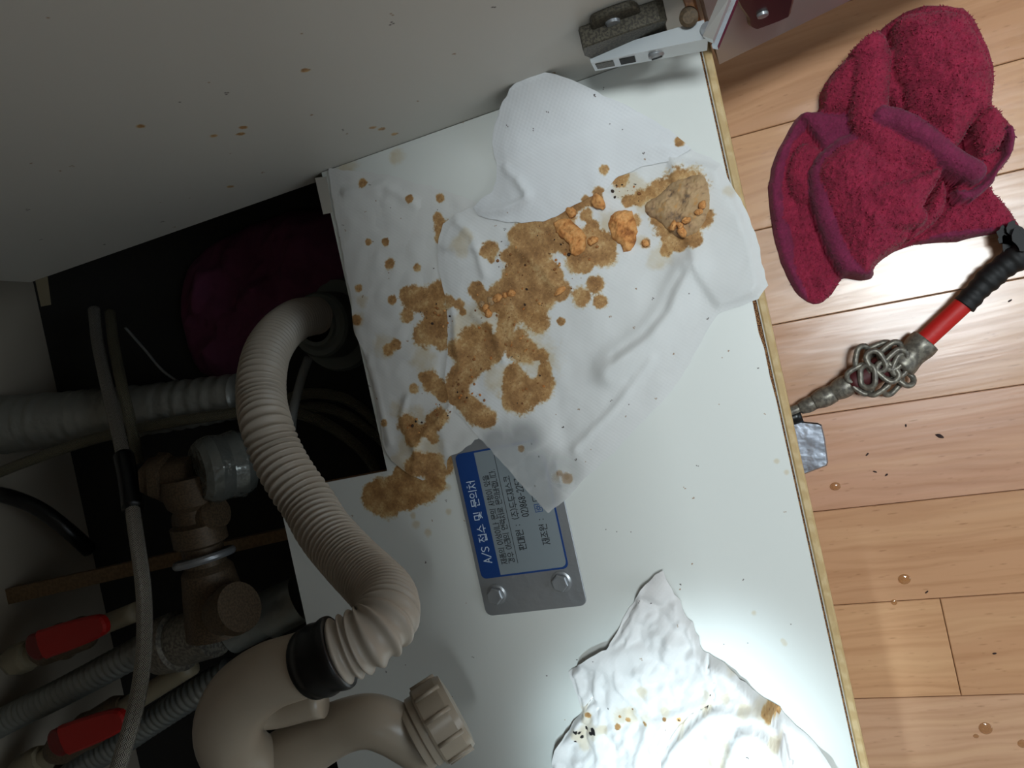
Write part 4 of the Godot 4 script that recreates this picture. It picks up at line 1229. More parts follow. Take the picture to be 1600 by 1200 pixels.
	var im := stained(r, 2000.0, Color(0.90, 0.89, 0.88), [Vector3(-0.0538, 0.2341, 0.0027), Vector3(-0.0574, 0.2345, 0.0027), Vector3(-0.0533, 0.2372, 0.0017), Vector3(-0.0607, 0.2328, 0.0012), Vector3(-0.1483, 0.2342, 0.0013), Vector3(-0.1563, 0.2385, 0.0016), Vector3(-0.1535, 0.2319, 0.0008), Vector3(-0.1369, 0.2361, 0.0012), Vector3(-0.1169, 0.2404, 0.0012), Vector3(-0.1232, 0.2335, 0.001), Vector3(-0.176, 0.2307, 0.0019)], [Vector3(-0.1781, 0.2306, 0.0067), Vector3(-0.1764, 0.2416, 0.0073), Vector3(-0.1867, 0.2439, 0.0054), Vector3(-0.1841, 0.2509, 0.0054), Vector3(-0.1535, 0.2319, 0.0066), Vector3(-0.1462, 0.2296, 0.0059), Vector3(-0.1447, 0.2351, 0.0039), Vector3(-0.1362, 0.2328, 0.0039), Vector3(-0.1354, 0.217, 0.0052), Vector3(-0.0934, 0.2197, 0.0038), Vector3(-0.0962, 0.2272, 0.005), Vector3(-0.1061, 0.2318, 0.0038), Vector3(-0.1172, 0.2417, 0.0051), Vector3(-0.0748, 0.2081, 0.005), Vector3(-0.0684, 0.2124, 0.0037), Vector3(-0.0829, 0.2229, 0.0045), Vector3(-0.0721, 0.2299, 0.005), Vector3(-0.0628, 0.2317, 0.0049), Vector3(-0.0906, 0.2533, 0.0075), Vector3(-0.0978, 0.2581, 0.0063), Vector3(-0.0934, 0.2609, 0.005), Vector3(-0.0699, 0.2427, 0.0037), Vector3(-0.0565, 0.2471, 0.0049), Vector3(-0.1678, 0.2407, 0.004), Vector3(-0.1224, 0.2296, 0.0039)], 30, 31, [], 1.0, [Vector3(-0.1747, 0.2406, 0.0017), Vector3(-0.1743, 0.2424, 0.0013), Vector3(-0.1767, 0.243, 0.0012), Vector3(-0.1805, 0.2414, 0.0011), Vector3(-0.187, 0.2418, 0.0011), Vector3(-0.185, 0.2426, 0.0008), Vector3(-0.1844, 0.2461, 0.0011), Vector3(-0.1892, 0.2486, 0.0009), Vector3(-0.1882, 0.2411, 0.0007), Vector3(-0.0951, 0.2279, 0.0009), Vector3(-0.0909, 0.2198, 0.0004), Vector3(-0.1171, 0.2411, 0.0005), Vector3(-0.1603, 0.2259, 0.0005)])
	var top := func(p: Vector2, d: float):
		var b := pile(L, p)
		var k := minf(1.0, d / 0.003)
		var rim := base + 0.0006 + 0.010 * smoothstep(-0.35, 0.5, nb.get_noise_2d(p.x * 16.0 + 2.0, p.y * 16.0))     # the edge stands up here and there
		return maxf(base + 0.0005, lerpf(rim, maxf(b[0], rim) + 0.0011 * nb.get_noise_2d(p.x * 60.0, p.y * 34.0 + b[1] * 5.0), k))
	var bot := func(p: Vector2, d: float):
		return top.call(p, d) - 0.0003 * minf(1.0, d / 0.003)
	tag(obj("crumpled_paper_towel", field(sil, 0.0016, top, bot, r), paper_mat(im, emboss(r, 2000.0, 0.55))), "crumpled white paper towel heap in the lamp's bright pool, black specks at one end", "paper towel")


# ------------------------------------------------------------------ limescale lumps and crumbs
const ORANGE := [Color(0.56, 0.34, 0.17), Color(0.80, 0.54, 0.30), Color(0.86, 0.64, 0.40), Color(0.70, 0.46, 0.25)]
const CLAY := [Color(0.44, 0.37, 0.31), Color(0.66, 0.53, 0.39), Color(0.72, 0.60, 0.45), Color(0.68, 0.56, 0.41), Color(0.74, 0.55, 0.33)]

func lump(called: String, at: Vector3, half: Vector3, turn: float, seed_no: int, colours: Array, label: String, category: String, group := "", planes := 14) -> MeshInstance3D:
	var small := half.x < 0.006
	var o := obj(called, stone(half, seed_no, colours, planes, 12 if small else 44), M.rock)
	o.position = at
	o.rotation.y = turn
	tag(o, label, category, group)
	return o


# a lump over a known outline: steep broken sides, a lumpy faceted crown
func boulder(o: PackedVector2Array, base: float, h: float, w: float, seed_no: int, colours: Array, cell := 0.0006, rug := 1.0) -> ArrayMesh:
	var cells := FastNoiseLite.new()
	cells.noise_type = FastNoiseLite.TYPE_CELLULAR
	cells.cellular_return_type = FastNoiseLite.RETURN_DISTANCE2_SUB
	cells.frequency = 1.0
	cells.seed = seed_no
	var k := seed_no * 3.7
	var top := func(p: Vector2, d: float):
		var s := minf(1.0, d / w)
		var q := sqrt(1.0 - (1.0 - s) * (1.0 - s))
		var f := 0.78 + rug * (0.30 * nb.get_noise_2d(p.x * 60.0 + k, p.y * 60.0) + 0.10 * nb.get_noise_2d(p.x * 420.0 + k, p.y * 420.0) + 0.34 * cells.get_noise_2d(p.x * 130.0, p.y * 130.0))
		return base + h * q * maxf(0.25, f) + 0.0004 * nc.get_noise_2d(p.x * 1500.0, p.y * 1500.0) * s
	var bot := func(_p: Vector2, d: float): return base - 0.0002 * minf(1.0, d / 0.002)
	var colour := func(p: Vector2, d: float):
		var f := clampf(0.5 + 0.8 * na.get_noise_2d(p.x * 70.0 + k + 4.0, p.y * 70.0) + 0.3 * nb.get_noise_2d(p.x * 300.0, p.y * 300.0) + 0.12 * nc.get_noise_2d(p.x * 1300.0, p.y * 1300.0), 0.0, 0.999) * (colours.size() - 1)
		var c: Color = colours[int(f)]
		return c.lerp(colours[int(f) + 1], f - int(f)).srgb_to_linear()
	return field(o, cell, top, bot, bounds(o), colour)


func debris():
	tag(obj("limescale_lump", boulder(catmull(PackedVector2Array([Vector2(-0.1266, -0.0985), Vector2(-0.1213, -0.0994), Vector2(-0.1172, -0.0989), Vector2(-0.1131, -0.0947), Vector2(-0.1077, -0.0859), Vector2(-0.1079, -0.0796), Vector2(-0.1101, -0.0753), Vector2(-0.1171, -0.0736), Vector2(-0.1197, -0.0771), Vector2(-0.1196, -0.0827), Vector2(-0.1233, -0.087), Vector2(-0.1262, -0.0927)]), 3, 0.0006), 0.1385, 0.010, 0.007, 3, ORANGE), M.rock), "orange limescale lump lying on the thick brown stain", "limescale lump")
	tag(obj("limescale_lump", boulder(catmull(PackedVector2Array([Vector2(-0.0893, -0.0912), Vector2(-0.0856, -0.0937), Vector2(-0.0807, -0.0939), Vector2(-0.0748, -0.0918), Vector2(-0.0739, -0.0877), Vector2(-0.0741, -0.0783), Vector2(-0.077, -0.0712), Vector2(-0.081, -0.0674), Vector2(-0.0857, -0.0679), Vector2(-0.0862, -0.0729), Vector2(-0.0907, -0.0781), Vector2(-0.0913, -0.0862)]), 3, 0.0006), 0.1380, 0.012, 0.008, 8, ORANGE), M.rock), "orange oblong limescale lump on clean paper beside the big stone", "limescale lump")
	tag(obj("rubble_stone", boulder(catmull(PackedVector2Array([Vector2(-0.0659, -0.0924), Vector2(-0.0624, -0.0949), Vector2(-0.0558, -0.0969), Vector2(-0.0487, -0.1013), Vector2(-0.0415, -0.1027), Vector2(-0.0303, -0.1027), Vector2(-0.0259, -0.0988), Vector2(-0.0246, -0.0912), Vector2(-0.0252, -0.083), Vector2(-0.0288, -0.0749), Vector2(-0.0335, -0.0701), Vector2(-0.0412, -0.0657), Vector2(-0.0492, -0.0671), Vector2(-0.0548, -0.0729), Vector2(-0.0594, -0.0804), Vector2(-0.0657, -0.0869)]), 3, 0.0006), 0.1380, 0.015, 0.012, 5, CLAY, 0.0007, 0.55), M.rock), "large heart-shaped grey and tan stone at the front edge", "stone")
	lump("limescale_lump", Vector3(-0.0936, 0.139, -0.1025), Vector3(0.0045, 0.005, 0.0062), 0.2, 12, ORANGE, "small pale limescale nub at the tip of the brown stain", "limescale lump")
	lump("limescale_flake", Vector3(-0.1132, 0.139, -0.1013), Vector3(0.0035, 0.003, 0.0045), 0.8, 13, ORANGE, "small flake just above the orange lump on the thick stain", "flake")
	lump("limescale_flake", Vector3(-0.1035, 0.139, -0.0797), Vector3(0.0042, 0.0022, 0.003), 0.1, 14, ORANGE, "flat orange flake lying between the two orange lumps", "flake")
	lump("limescale_flake", Vector3(-0.0703, 0.139, -0.0694), Vector3(0.0022, 0.002, 0.0030), 0.1, 15, ORANGE, "lone orange flake in a small round stain below the big stone", "flake")
	lump("limescale_flake", Vector3(-0.1323, 0.139, -0.0531), Vector3(0.0050, 0.0022, 0.0026), 0.4, 16, ORANGE, "pointed flake at the stain's ragged lower rim", "flake")
	var k := 17
	var said := ["dark tan flake at the lower end of the flake heap", "tan flake in the middle of the flake heap on the stain", "tan flake just above the middle of the flake heap", "largest tan flake near the upper end of the flake heap", "tan flake at the cut-out side of the flake heap", "topmost tan flake of the heap on the brown stain", "bottommost dark flake of the heap, next to the creased paper"]
	for p in [Vector3(-0.186, 0.139, -0.0547), Vector3(-0.1811, 0.139, -0.0589), Vector3(-0.1761, 0.139, -0.0595), Vector3(-0.1702, 0.139, -0.0603), Vector3(-0.1881, 0.139, -0.0579), Vector3(-0.1654, 0.139, -0.0604), Vector3(-0.185, 0.139, -0.0508)]:
		lump("limescale_flake", p, Vector3(0.0036, 0.0026, 0.003) * (0.7 + 0.09 * (k % 5)), k, k, CLAY if k % 3 == 0 else ORANGE, said[k - 17], "flake", "heaped flakes")
		k += 1
	said = ["orange flake in the middle of the cluster on the big stone's lower half", "topmost orange flake of the cluster on the big stone's lower half", "orange flake at the cut-out end of the cluster on the big stone", "lowest orange flake of the cluster on the big stone", "orange flake lowest on the big stone's front rim", "orange flake highest on the big stone's front rim"]
	k = 0
	for p in [Vector3(-0.0463, 0.15, -0.0731), Vector3(-0.0418, 0.151, -0.0749), Vector3(-0.0501, 0.149, -0.0743), Vector3(-0.0459, 0.147, -0.0693), Vector3(-0.0335, 0.15, -0.0779), Vector3(-0.0305, 0.149, -0.0816)]:
		lump("limescale_flake", p - Vector3(0, 0.002, 0), Vector3(0.0036, 0.0030, 0.0028) * (0.75 + 0.1 * (k % 4)), k + 24, k + 24, ORANGE, said[k], "flake", "flakes on the stone")
		k += 1
	# countless grains in the sludge
	var r := RandomNumberGenerator.new()
	r.seed = 77
	var mm := MultiMesh.new()
	mm.transform_format = MultiMesh.TRANSFORM_3D
	mm.use_colors = true
	mm.mesh = stone(Vector3(0.0007, 0.0006, 0.0007), 4, [Color(1, 1, 1), Color(0.8, 0.8, 0.8)], 6, 4)
	var spots: Array = [Vector3(-0.1157, -0.0775, 0.0169), Vector3(-0.1408, -0.0666, 0.0214), Vector3(-0.1588, -0.049, 0.0152), Vector3(-0.186, -0.0556, 0.0133), Vector3(-0.1996, -0.0292, 0.0156), Vector3(-0.2172, -0.0077, 0.0113), Vector3(-0.1697, -0.0225, 0.0109), Vector3(-0.1671, 0.0071, 0.0153), Vector3(-0.2113, 0.0096, 0.0112), Vector3(-0.221, -0.0548, 0.009), Vector3(-0.2286, -0.0659, 0.0113), Vector3(-0.2581, 0.0122, 0.0083), Vector3(-0.0444, -0.083, 0.0161), Vector3(-0.0749, -0.1043, 0.0103), Vector3(-0.236, 0.007, 0.0068), Vector3(-0.1599, -0.0848, 0.013), Vector3(-0.1303, -0.0923, 0.0128)]
	mm.instance_count = 520
	for i in 520:
		var b: Vector3 = spots[r.randi() % spots.size()]
		var w := r.randf() * TAU
		var q := sqrt(r.randf()) * b.z
		var s := 0.3 + pow(r.randf(), 4.0) * 1.7
		mm.set_instance_transform(i, Transform3D(Basis.from_euler(Vector3(r.randf() * 3.0, r.randf() * 3.0, 0)).scaled(Vector3.ONE * s), Vector3(b.x + cos(w) * q, 0.1390, b.y + sin(w) * q)))
		mm.set_instance_color(i, ([Color(0.80, 0.50, 0.24), Color(0.55, 0.35, 0.18), Color(0.22, 0.14, 0.09), Color(0.86, 0.62, 0.36), Color(0.70, 0.46, 0.25), Color(0.62, 0.40, 0.2)][r.randi() % 6] as Color).srgb_to_linear())
	var g := MultiMeshInstance3D.new()
	g.name = "crumbs"
	g.multimesh = mm
	g.material_override = M.crumb
	add_child(g)
	tag(g, "orange and dark crumbs scattered over the brown stains", "crumbs")
	g.set_meta("kind", "stuff")


# ------------------------------------------------------------------ dark red towel on the floor
func towel():
	var y := 0.001
	var w := 0.0006
	var sil := catmull(PackedVector2Array([Vector2(0.0091, -0.0986), Vector2(0.0155, -0.1186), Vector2(0.0285, -0.1382), Vector2(0.0443, -0.1526), Vector2(0.0565, -0.1505), Vector2(0.0599, -0.1629), Vector2(0.0763, -0.1783), Vector2(0.0992, -0.1887), Vector2(0.1198, -0.1992), Vector2(0.1397, -0.2), Vector2(0.1575, -0.1923), Vector2(0.1642, -0.1856), Vector2(0.1677, -0.1713), Vector2(0.1714, -0.1501), Vector2(0.1703, -0.1361), Vector2(0.1661, -0.1204), Vector2(0.1706, -0.109), Vector2(0.1745, -0.0969), Vector2(0.1691, -0.0806), Vector2(0.1536, -0.0645), Vector2(0.1612, -0.0468), Vector2(0.1656, -0.0329), Vector2(0.1655, -0.0203), Vector2(0.1519, -0.0304), Vector2(0.1265, -0.0313), Vector2(0.1076, -0.0349), Vector2(0.0927, -0.0359), Vector2(0.0729, -0.0292), Vector2(0.0671, -0.0192), Vector2(0.0569, -0.0208), Vector2(0.0478, -0.0241), Vector2(0.0377, -0.014), Vector2(0.0278, -0.0096), Vector2(0.0179, -0.0149), Vector2(0.0114, -0.0284), Vector2(0.0078, -0.0473), Vector2(0.0068, -0.0714)]), 3, w)
	var L := []
	L.append(lobe(sil, y, 0.006, 0.006, Vector2.ZERO, 0, 1.0))
	# flat hemmed end towards the cupboard
	L.append(lobe(catmull(PackedVector2Array([Vector2(0.0091, -0.0986), Vector2(0.0155, -0.1186), Vector2(0.0285, -0.1382), Vector2(0.0443, -0.1526), Vector2(0.0484, -0.1415), Vector2(0.0342, -0.1305), Vector2(0.0231, -0.1103), Vector2(0.0195, -0.0877), Vector2(0.0201, -0.0618), Vector2(0.0186, -0.0365), Vector2(0.0213, -0.0181), Vector2(0.0178, -0.0146), Vector2(0.0114, -0.0284), Vector2(0.0078, -0.0473), Vector2(0.0068, -0.0714)]),3,w), y + 0.003, 0.006, 0.005, Vector2.ZERO, 1, 0.4))
	L.append(lobe(catmull(PackedVector2Array([Vector2(0.0276, -0.116), Vector2(0.0374, -0.1285), Vector2(0.0476, -0.1253), Vector2(0.0558, -0.1131), Vector2(0.0456, -0.1066), Vector2(0.0403, -0.085), Vector2(0.0305, -0.0859), Vector2(0.0238, -0.0976)]),3,w), y + 0.006, 0.010, 0.012, Vector2.ZERO, 0, 1.2))
	L.append(lobe(catmull(PackedVector2Array([Vector2(0.023, -0.0313), Vector2(0.0236, -0.0567), Vector2(0.03, -0.0745), Vector2(0.0394, -0.0758), Vector2(0.0434, -0.0513), Vector2(0.0461, -0.0293), Vector2(0.0468, -0.0242), Vector2(0.0376, -0.0139), Vector2(0.0277, -0.0099)]),3,w), y + 0.002, 0.006, 0.010, Vector2.ZERO, 0, 1.0))
	L.append(lobe(catmull(PackedVector2Array([Vector2(0.0432, -0.1499), Vector2(0.0538, -0.1479), Vector2(0.0632, -0.1425), Vector2(0.0793, -0.1365), Vector2(0.0823, -0.1242), Vector2(0.0793, -0.1196), Vector2(0.0577, -0.1154), Vector2(0.051, -0.1257), Vector2(0.0459, -0.1398)]),3,w), y + 0.012, 0.008, 0.006, Vector2(0.05, -0.05), 1, 0.6))
	# upper side
	L.append(lobe(catmull(PackedVector2Array([Vector2(0.0582, -0.1596), Vector2(0.0747, -0.1746), Vector2(0.0972, -0.1851), Vector2(0.1036, -0.1754), Vector2(0.0948, -0.1564), Vector2(0.0843, -0.1377), Vector2(0.0789, -0.1358), Vector2(0.063, -0.1425), Vector2(0.0553, -0.1474)]),3,w), y + 0.012, 0.018, 0.016, Vector2(0.10, -0.05), 0, 1.2))
	L.append(lobe(catmull(PackedVector2Array([Vector2(0.1068, -0.1648), Vector2(0.1141, -0.1896), Vector2(0.133, -0.1904), Vector2(0.1499, -0.183), Vector2(0.1562, -0.1767), Vector2(0.1596, -0.163), Vector2(0.1632, -0.1429), Vector2(0.1621, -0.1295), Vector2(0.158, -0.1138), Vector2(0.1474, -0.1069), Vector2(0.1325, -0.0926), Vector2(0.1238, -0.0953), Vector2(0.1188, -0.1093), Vector2(0.1092, -0.1248), Vector2(0.1085, -0.1411), Vector2(0.1064, -0.1507)]),3,w), y + 0.020, 0.026, 0.030, Vector2(0.03, 0.05), 0, 2.0))
	L.append(lobe(catmull(PackedVector2Array([Vector2(0.1017, -0.17), Vector2(0.1088, -0.1665), Vector2(0.1103, -0.1434), Vector2(0.1114, -0.1268), Vector2(0.1038, -0.1311), Vector2(0.1004, -0.1468)]),3,w), y + 0.015, 0.010, 0.01, Vector2.ZERO, 0, 1.0))
	# lower dome
	L.append(lobe(catmull(PackedVector2Array([Vector2(0.0432, -0.0993), Vector2(0.0526, -0.1113), Vector2(0.0656, -0.1169), Vector2(0.0807, -0.1172), Vector2(0.0941, -0.102), Vector2(0.1079, -0.0905), Vector2(0.1198, -0.0869), Vector2(0.1217, -0.0792), Vector2(0.1121, -0.0714), Vector2(0.0972, -0.0686), Vector2(0.1079, -0.0583), Vector2(0.0996, -0.0481), Vector2(0.0913, -0.0387), Vector2(0.0839, -0.0343), Vector2(0.07, -0.0285), Vector2(0.0645, -0.0193), Vector2(0.0583, -0.0218), Vector2(0.0495, -0.0454), Vector2(0.0471, -0.0758)]),3,w), y + 0.018, 0.022, 0.030, Vector2(-0.02, -0.06), 0, 2.0))
	L.append(lobe(catmull(PackedVector2Array([Vector2(0.0688, -0.0789), Vector2(0.0763, -0.0839), Vector2(0.0982, -0.0808), Vector2(0.1171, -0.0821), Vector2(0.12, -0.0769), Vector2(0.111, -0.0664), Vector2(0.1046, -0.0577), Vector2(0.0989, -0.0523), Vector2(0.0861, -0.052), Vector2(0.0746, -0.0589), Vector2(0.0686, -0.0699)]),3,w), y + 0.030, 0.016, 0.016, Vector2(0.0, 0.02), 0, 1.6))
	L.append(lobe(catmull(PackedVector2Array([Vector2(0.1012, -0.0505), Vector2(0.1094, -0.0591), Vector2(0.1221, -0.0752), Vector2(0.1228, -0.0624), Vector2(0.1175, -0.0513), Vector2(0.1082, -0.0449), Vector2(0.0923, -0.0383)]),3,w), y + 0.016, 0.012, 0.012, Vector2.ZERO, 0, 1.2))
	# bottom flap running out towards the tool
	L.append(lobe(catmull(PackedVector2Array([Vector2(0.0943, -0.0366), Vector2(0.1126, -0.0456), Vector2(0.1262, -0.0566), Vector2(0.1392, -0.0574), Vector2(0.1531, -0.0643), Vector2(0.1607, -0.0467), Vector2(0.165, -0.0328), Vector2(0.165, -0.0202), Vector2(0.1514, -0.0303), Vector2(0.1262, -0.0315), Vector2(0.1072, -0.0348)]),3,w), y + 0.005, 0.009, 0.010, Vector2(-0.05, -0.05), 0, 1.2))
	L.append(lobe(catmull(PackedVector2Array([Vector2(0.1008, -0.0375), Vector2(0.1176, -0.0394), Vector2(0.1425, -0.0352), Vector2(0.1575, -0.032), Vector2(0.1639, -0.0212), Vector2(0.1509, -0.0302), Vector2(0.1257, -0.0311), Vector2(0.1085, -0.0343)]),3,w), y + 0.010, 0.005, 0.005, Vector2.ZERO, 1, 0.5))
	# the turned-over side at the far end
	L.append(lobe(catmull(PackedVector2Array([Vector2(0.1441, -0.1033), Vector2(0.1565, -0.1131), Vector2(0.163, -0.1041), Vector2(0.1612, -0.0909), Vector2(0.1538, -0.0829), Vector2(0.1432, -0.0827)]),3,w), y + 0.026, 0.016, 0.014, Vector2.ZERO, 0, 1.5))
	L.append(lobe(catmull(PackedVector2Array([Vector2(0.1635, -0.098), Vector2(0.1679, -0.0931), Vector2(0.1629, -0.0774), Vector2(0.1484, -0.0618), Vector2(0.1357, -0.055), Vector2(0.127, -0.0575), Vector2(0.1268, -0.0647), Vector2(0.1372, -0.0625), Vector2(0.1494, -0.0711), Vector2(0.16, -0.0835)]),3,w), y + 0.026, 0.010, 0.006, Vector2.ZERO, 1, 0.8))
	L.append(lobe(catmull(PackedVector2Array([Vector2(0.1447, -0.0835), Vector2(0.157, -0.0849), Vector2(0.16, -0.0805), Vector2(0.1496, -0.0697), Vector2(0.1375, -0.0619), Vector2(0.1298, -0.0624), Vector2(0.1294, -0.0683), Vector2(0.1404, -0.069)]),3,w), y + 0.018, 0.010, 0.010, Vector2.ZERO, 0, 1.0))
	# rolled bands
	for b in [
		[PackedVector2Array([Vector2(0.0942, -0.1768), Vector2(0.0948, -0.1677), Vector2(0.0913, -0.1564), Vector2(0.0881, -0.1433), Vector2(0.0849, -0.13), Vector2(0.0867, -0.1187), Vector2(0.0909, -0.1075), Vector2(0.0988, -0.0988), Vector2(0.1074, -0.0943), Vector2(0.1187, -0.0922)]), 0.0130, 0.030, 0.017, 0],
		[PackedVector2Array([Vector2(0.0922, -0.1258), Vector2(0.1001, -0.1214), Vector2(0.1081, -0.1139), Vector2(0.1167, -0.1019), Vector2(0.1249, -0.0888), Vector2(0.1323, -0.0796), Vector2(0.1384, -0.0734)]), 0.0085, 0.036, 0.012, 1],
		[PackedVector2Array([Vector2(0.0807, -0.1162), Vector2(0.0654, -0.1152), Vector2(0.054, -0.1095), Vector2(0.047, -0.1023), Vector2(0.0448, -0.088), Vector2(0.0458, -0.069), Vector2(0.0484, -0.0478), Vector2(0.0528, -0.0317), Vector2(0.0615, -0.0201)]), 0.0085, 0.022, 0.014, 1],
		[PackedVector2Array([Vector2(0.0706, -0.0787), Vector2(0.072, -0.0693), Vector2(0.0783, -0.0602), Vector2(0.0885, -0.0546), Vector2(0.0994, -0.0533)]), 0.0075, 0.036, 0.012, 0]]:
		L.append({"o": b[0], "ridge": true, "w": b[1], "y": y + b[2], "t": b[3], "c": b[4], "bb": bounds(b[0]).grow(b[1])})
	var r := bounds(sil)
	var at := func(p: Vector2) -> Array:
		var plain := L.filter(func(l): return not l.has("ridge"))
		var best := pile(plain, p)
		for l in L:
			if not l.has("ridge") or not l.bb.has_point(p):
				continue
			var q := 1e9
			var path: PackedVector2Array = l.o
			for i in path.size() - 1:
				q = minf(q, p.distance_squared_to(Geometry2D.get_closest_point_to_segment(p, path[i], path[i + 1])))
			q = sqrt(q) / l.w
			if q < 1.0:
				var h: float = l.y + l.t * (sqrt(1.0 - q * q) - 0.55)
				if h > best[0]:
					best = [h, l.c, (1.0 - q) * l.w]
		return best
	var top := func(p: Vector2, d: float):
		if d <= 0.0:
			return y
		var b: Array = at.call(p)
		var fuzz := 0.0011 * nc.get_noise_2d(p.x * 900.0, p.y * 900.0) + 0.0009 * nb.get_noise_2d(p.x * 300.0, p.y * 300.0)
		return lerpf(y, maxf(b[0], y + 0.004) + (fuzz if b[1] == 0 else fuzz * 0.25), sqrt(minf(1.0, d / 0.004)))
	var bot := func(_p: Vector2, d: float):
		return y - 0.0005 * minf(1.0, d / 0.003)
	var colour := func(p: Vector2, d: float):
		var c: int = at.call(p)[1] if d > 0.0 else 1
		var n := na.get_noise_2d(p.x * 60.0, p.y * 60.0) * 0.12 + nc.get_noise_2d(p.x * 700.0, p.y * 700.0) * 0.10
		return ((Color(0.55, 0.13, 0.235) if c == 0 else Color(0.47, 0.14, 0.27)) * (1.0 + n)).srgb_to_linear()
	var m := vertexed(0.95)
	m.rim_enabled = true
	m.rim = 0.15
	m.rim_tint = 0.8
	m.normal_enabled = true
	m.normal_texture = noise_tex(0.06, 10.0, 3)
	m.normal_scale = 0.5
	m.uv1_triplanar = true
	m.uv1_scale = Vector3.ONE * 22.0
	var cloth := obj("towel", field(sil, 0.0013, top, bot, r, colour), m)
	tag(cloth, "crumpled dark red terry towel with purple hems on the wooden floor", "towel")
	# the terry pile: tens of thousands of short loops standing on the cloth
	var a := cloth.mesh.surface_get_arrays(0)
	var v: PackedVector3Array = a[Mesh.ARRAY_VERTEX]
	var nn: PackedVector3Array = a[Mesh.ARRAY_NORMAL]
	var cc: PackedColorArray = a[Mesh.ARRAY_COLOR]
	var rn := RandomNumberGenerator.new()
	rn.seed = 3
	var where := []
	for i in v.size():
		if nn[i].y > -0.1 and cc[i].b < cc[i].r * 0.30 and v[i].y > 0.0025 and rn.randf() < 0.6:
			where.append(i)
	var mm := MultiMesh.new()
	mm.transform_format = MultiMesh.TRANSFORM_3D
	mm.use_colors = true
	var tuft := SurfaceTool.new()
	tuft.begin(Mesh.PRIMITIVE_TRIANGLES)
	var ringp := [Vector3(0.0006, -0.0003, 0), Vector3(-0.0003, -0.0003, 0.00052), Vector3(-0.0003, -0.0003, -0.00052)]
	for k in 3:
		tuft.add_vertex(ringp[k]); tuft.add_vertex(Vector3(0.0002, 0.0013, 0)); tuft.add_vertex(ringp[(k + 1) % 3])
	tuft.generate_normals()
	mm.mesh = tuft.commit()
	mm.instance_count = where.size()
	for k in where.size():
		var i: int = where[k]
		var nd := (nn[i] + Vector3(rn.randf_range(-0.8, 0.8), rn.randf_range(-0.3, 0.5), rn.randf_range(-0.8, 0.8))).normalized()
		var q := Quaternion(Vector3.UP, nd)
		mm.set_instance_transform(k, Transform3D(Basis(q).rotated(nd, rn.randf() * TAU).scaled(Vector3.ONE * rn.randf_range(0.7, 1.25)), v[i] + Vector3(rn.randf_range(-0.0007, 0.0007), 0, rn.randf_range(-0.0007, 0.0007))))
		mm.set_instance_color(k, cc[i] * rn.randf_range(0.8, 1.35))
	var pile_node := MultiMeshInstance3D.new()
	pile_node.name = "terry_pile"
	pile_node.multimesh = mm
	pile_node.material_override = vertexed(0.95)
	pile_node.set_meta("kind", "stuff")
	cloth.add_child(pile_node)


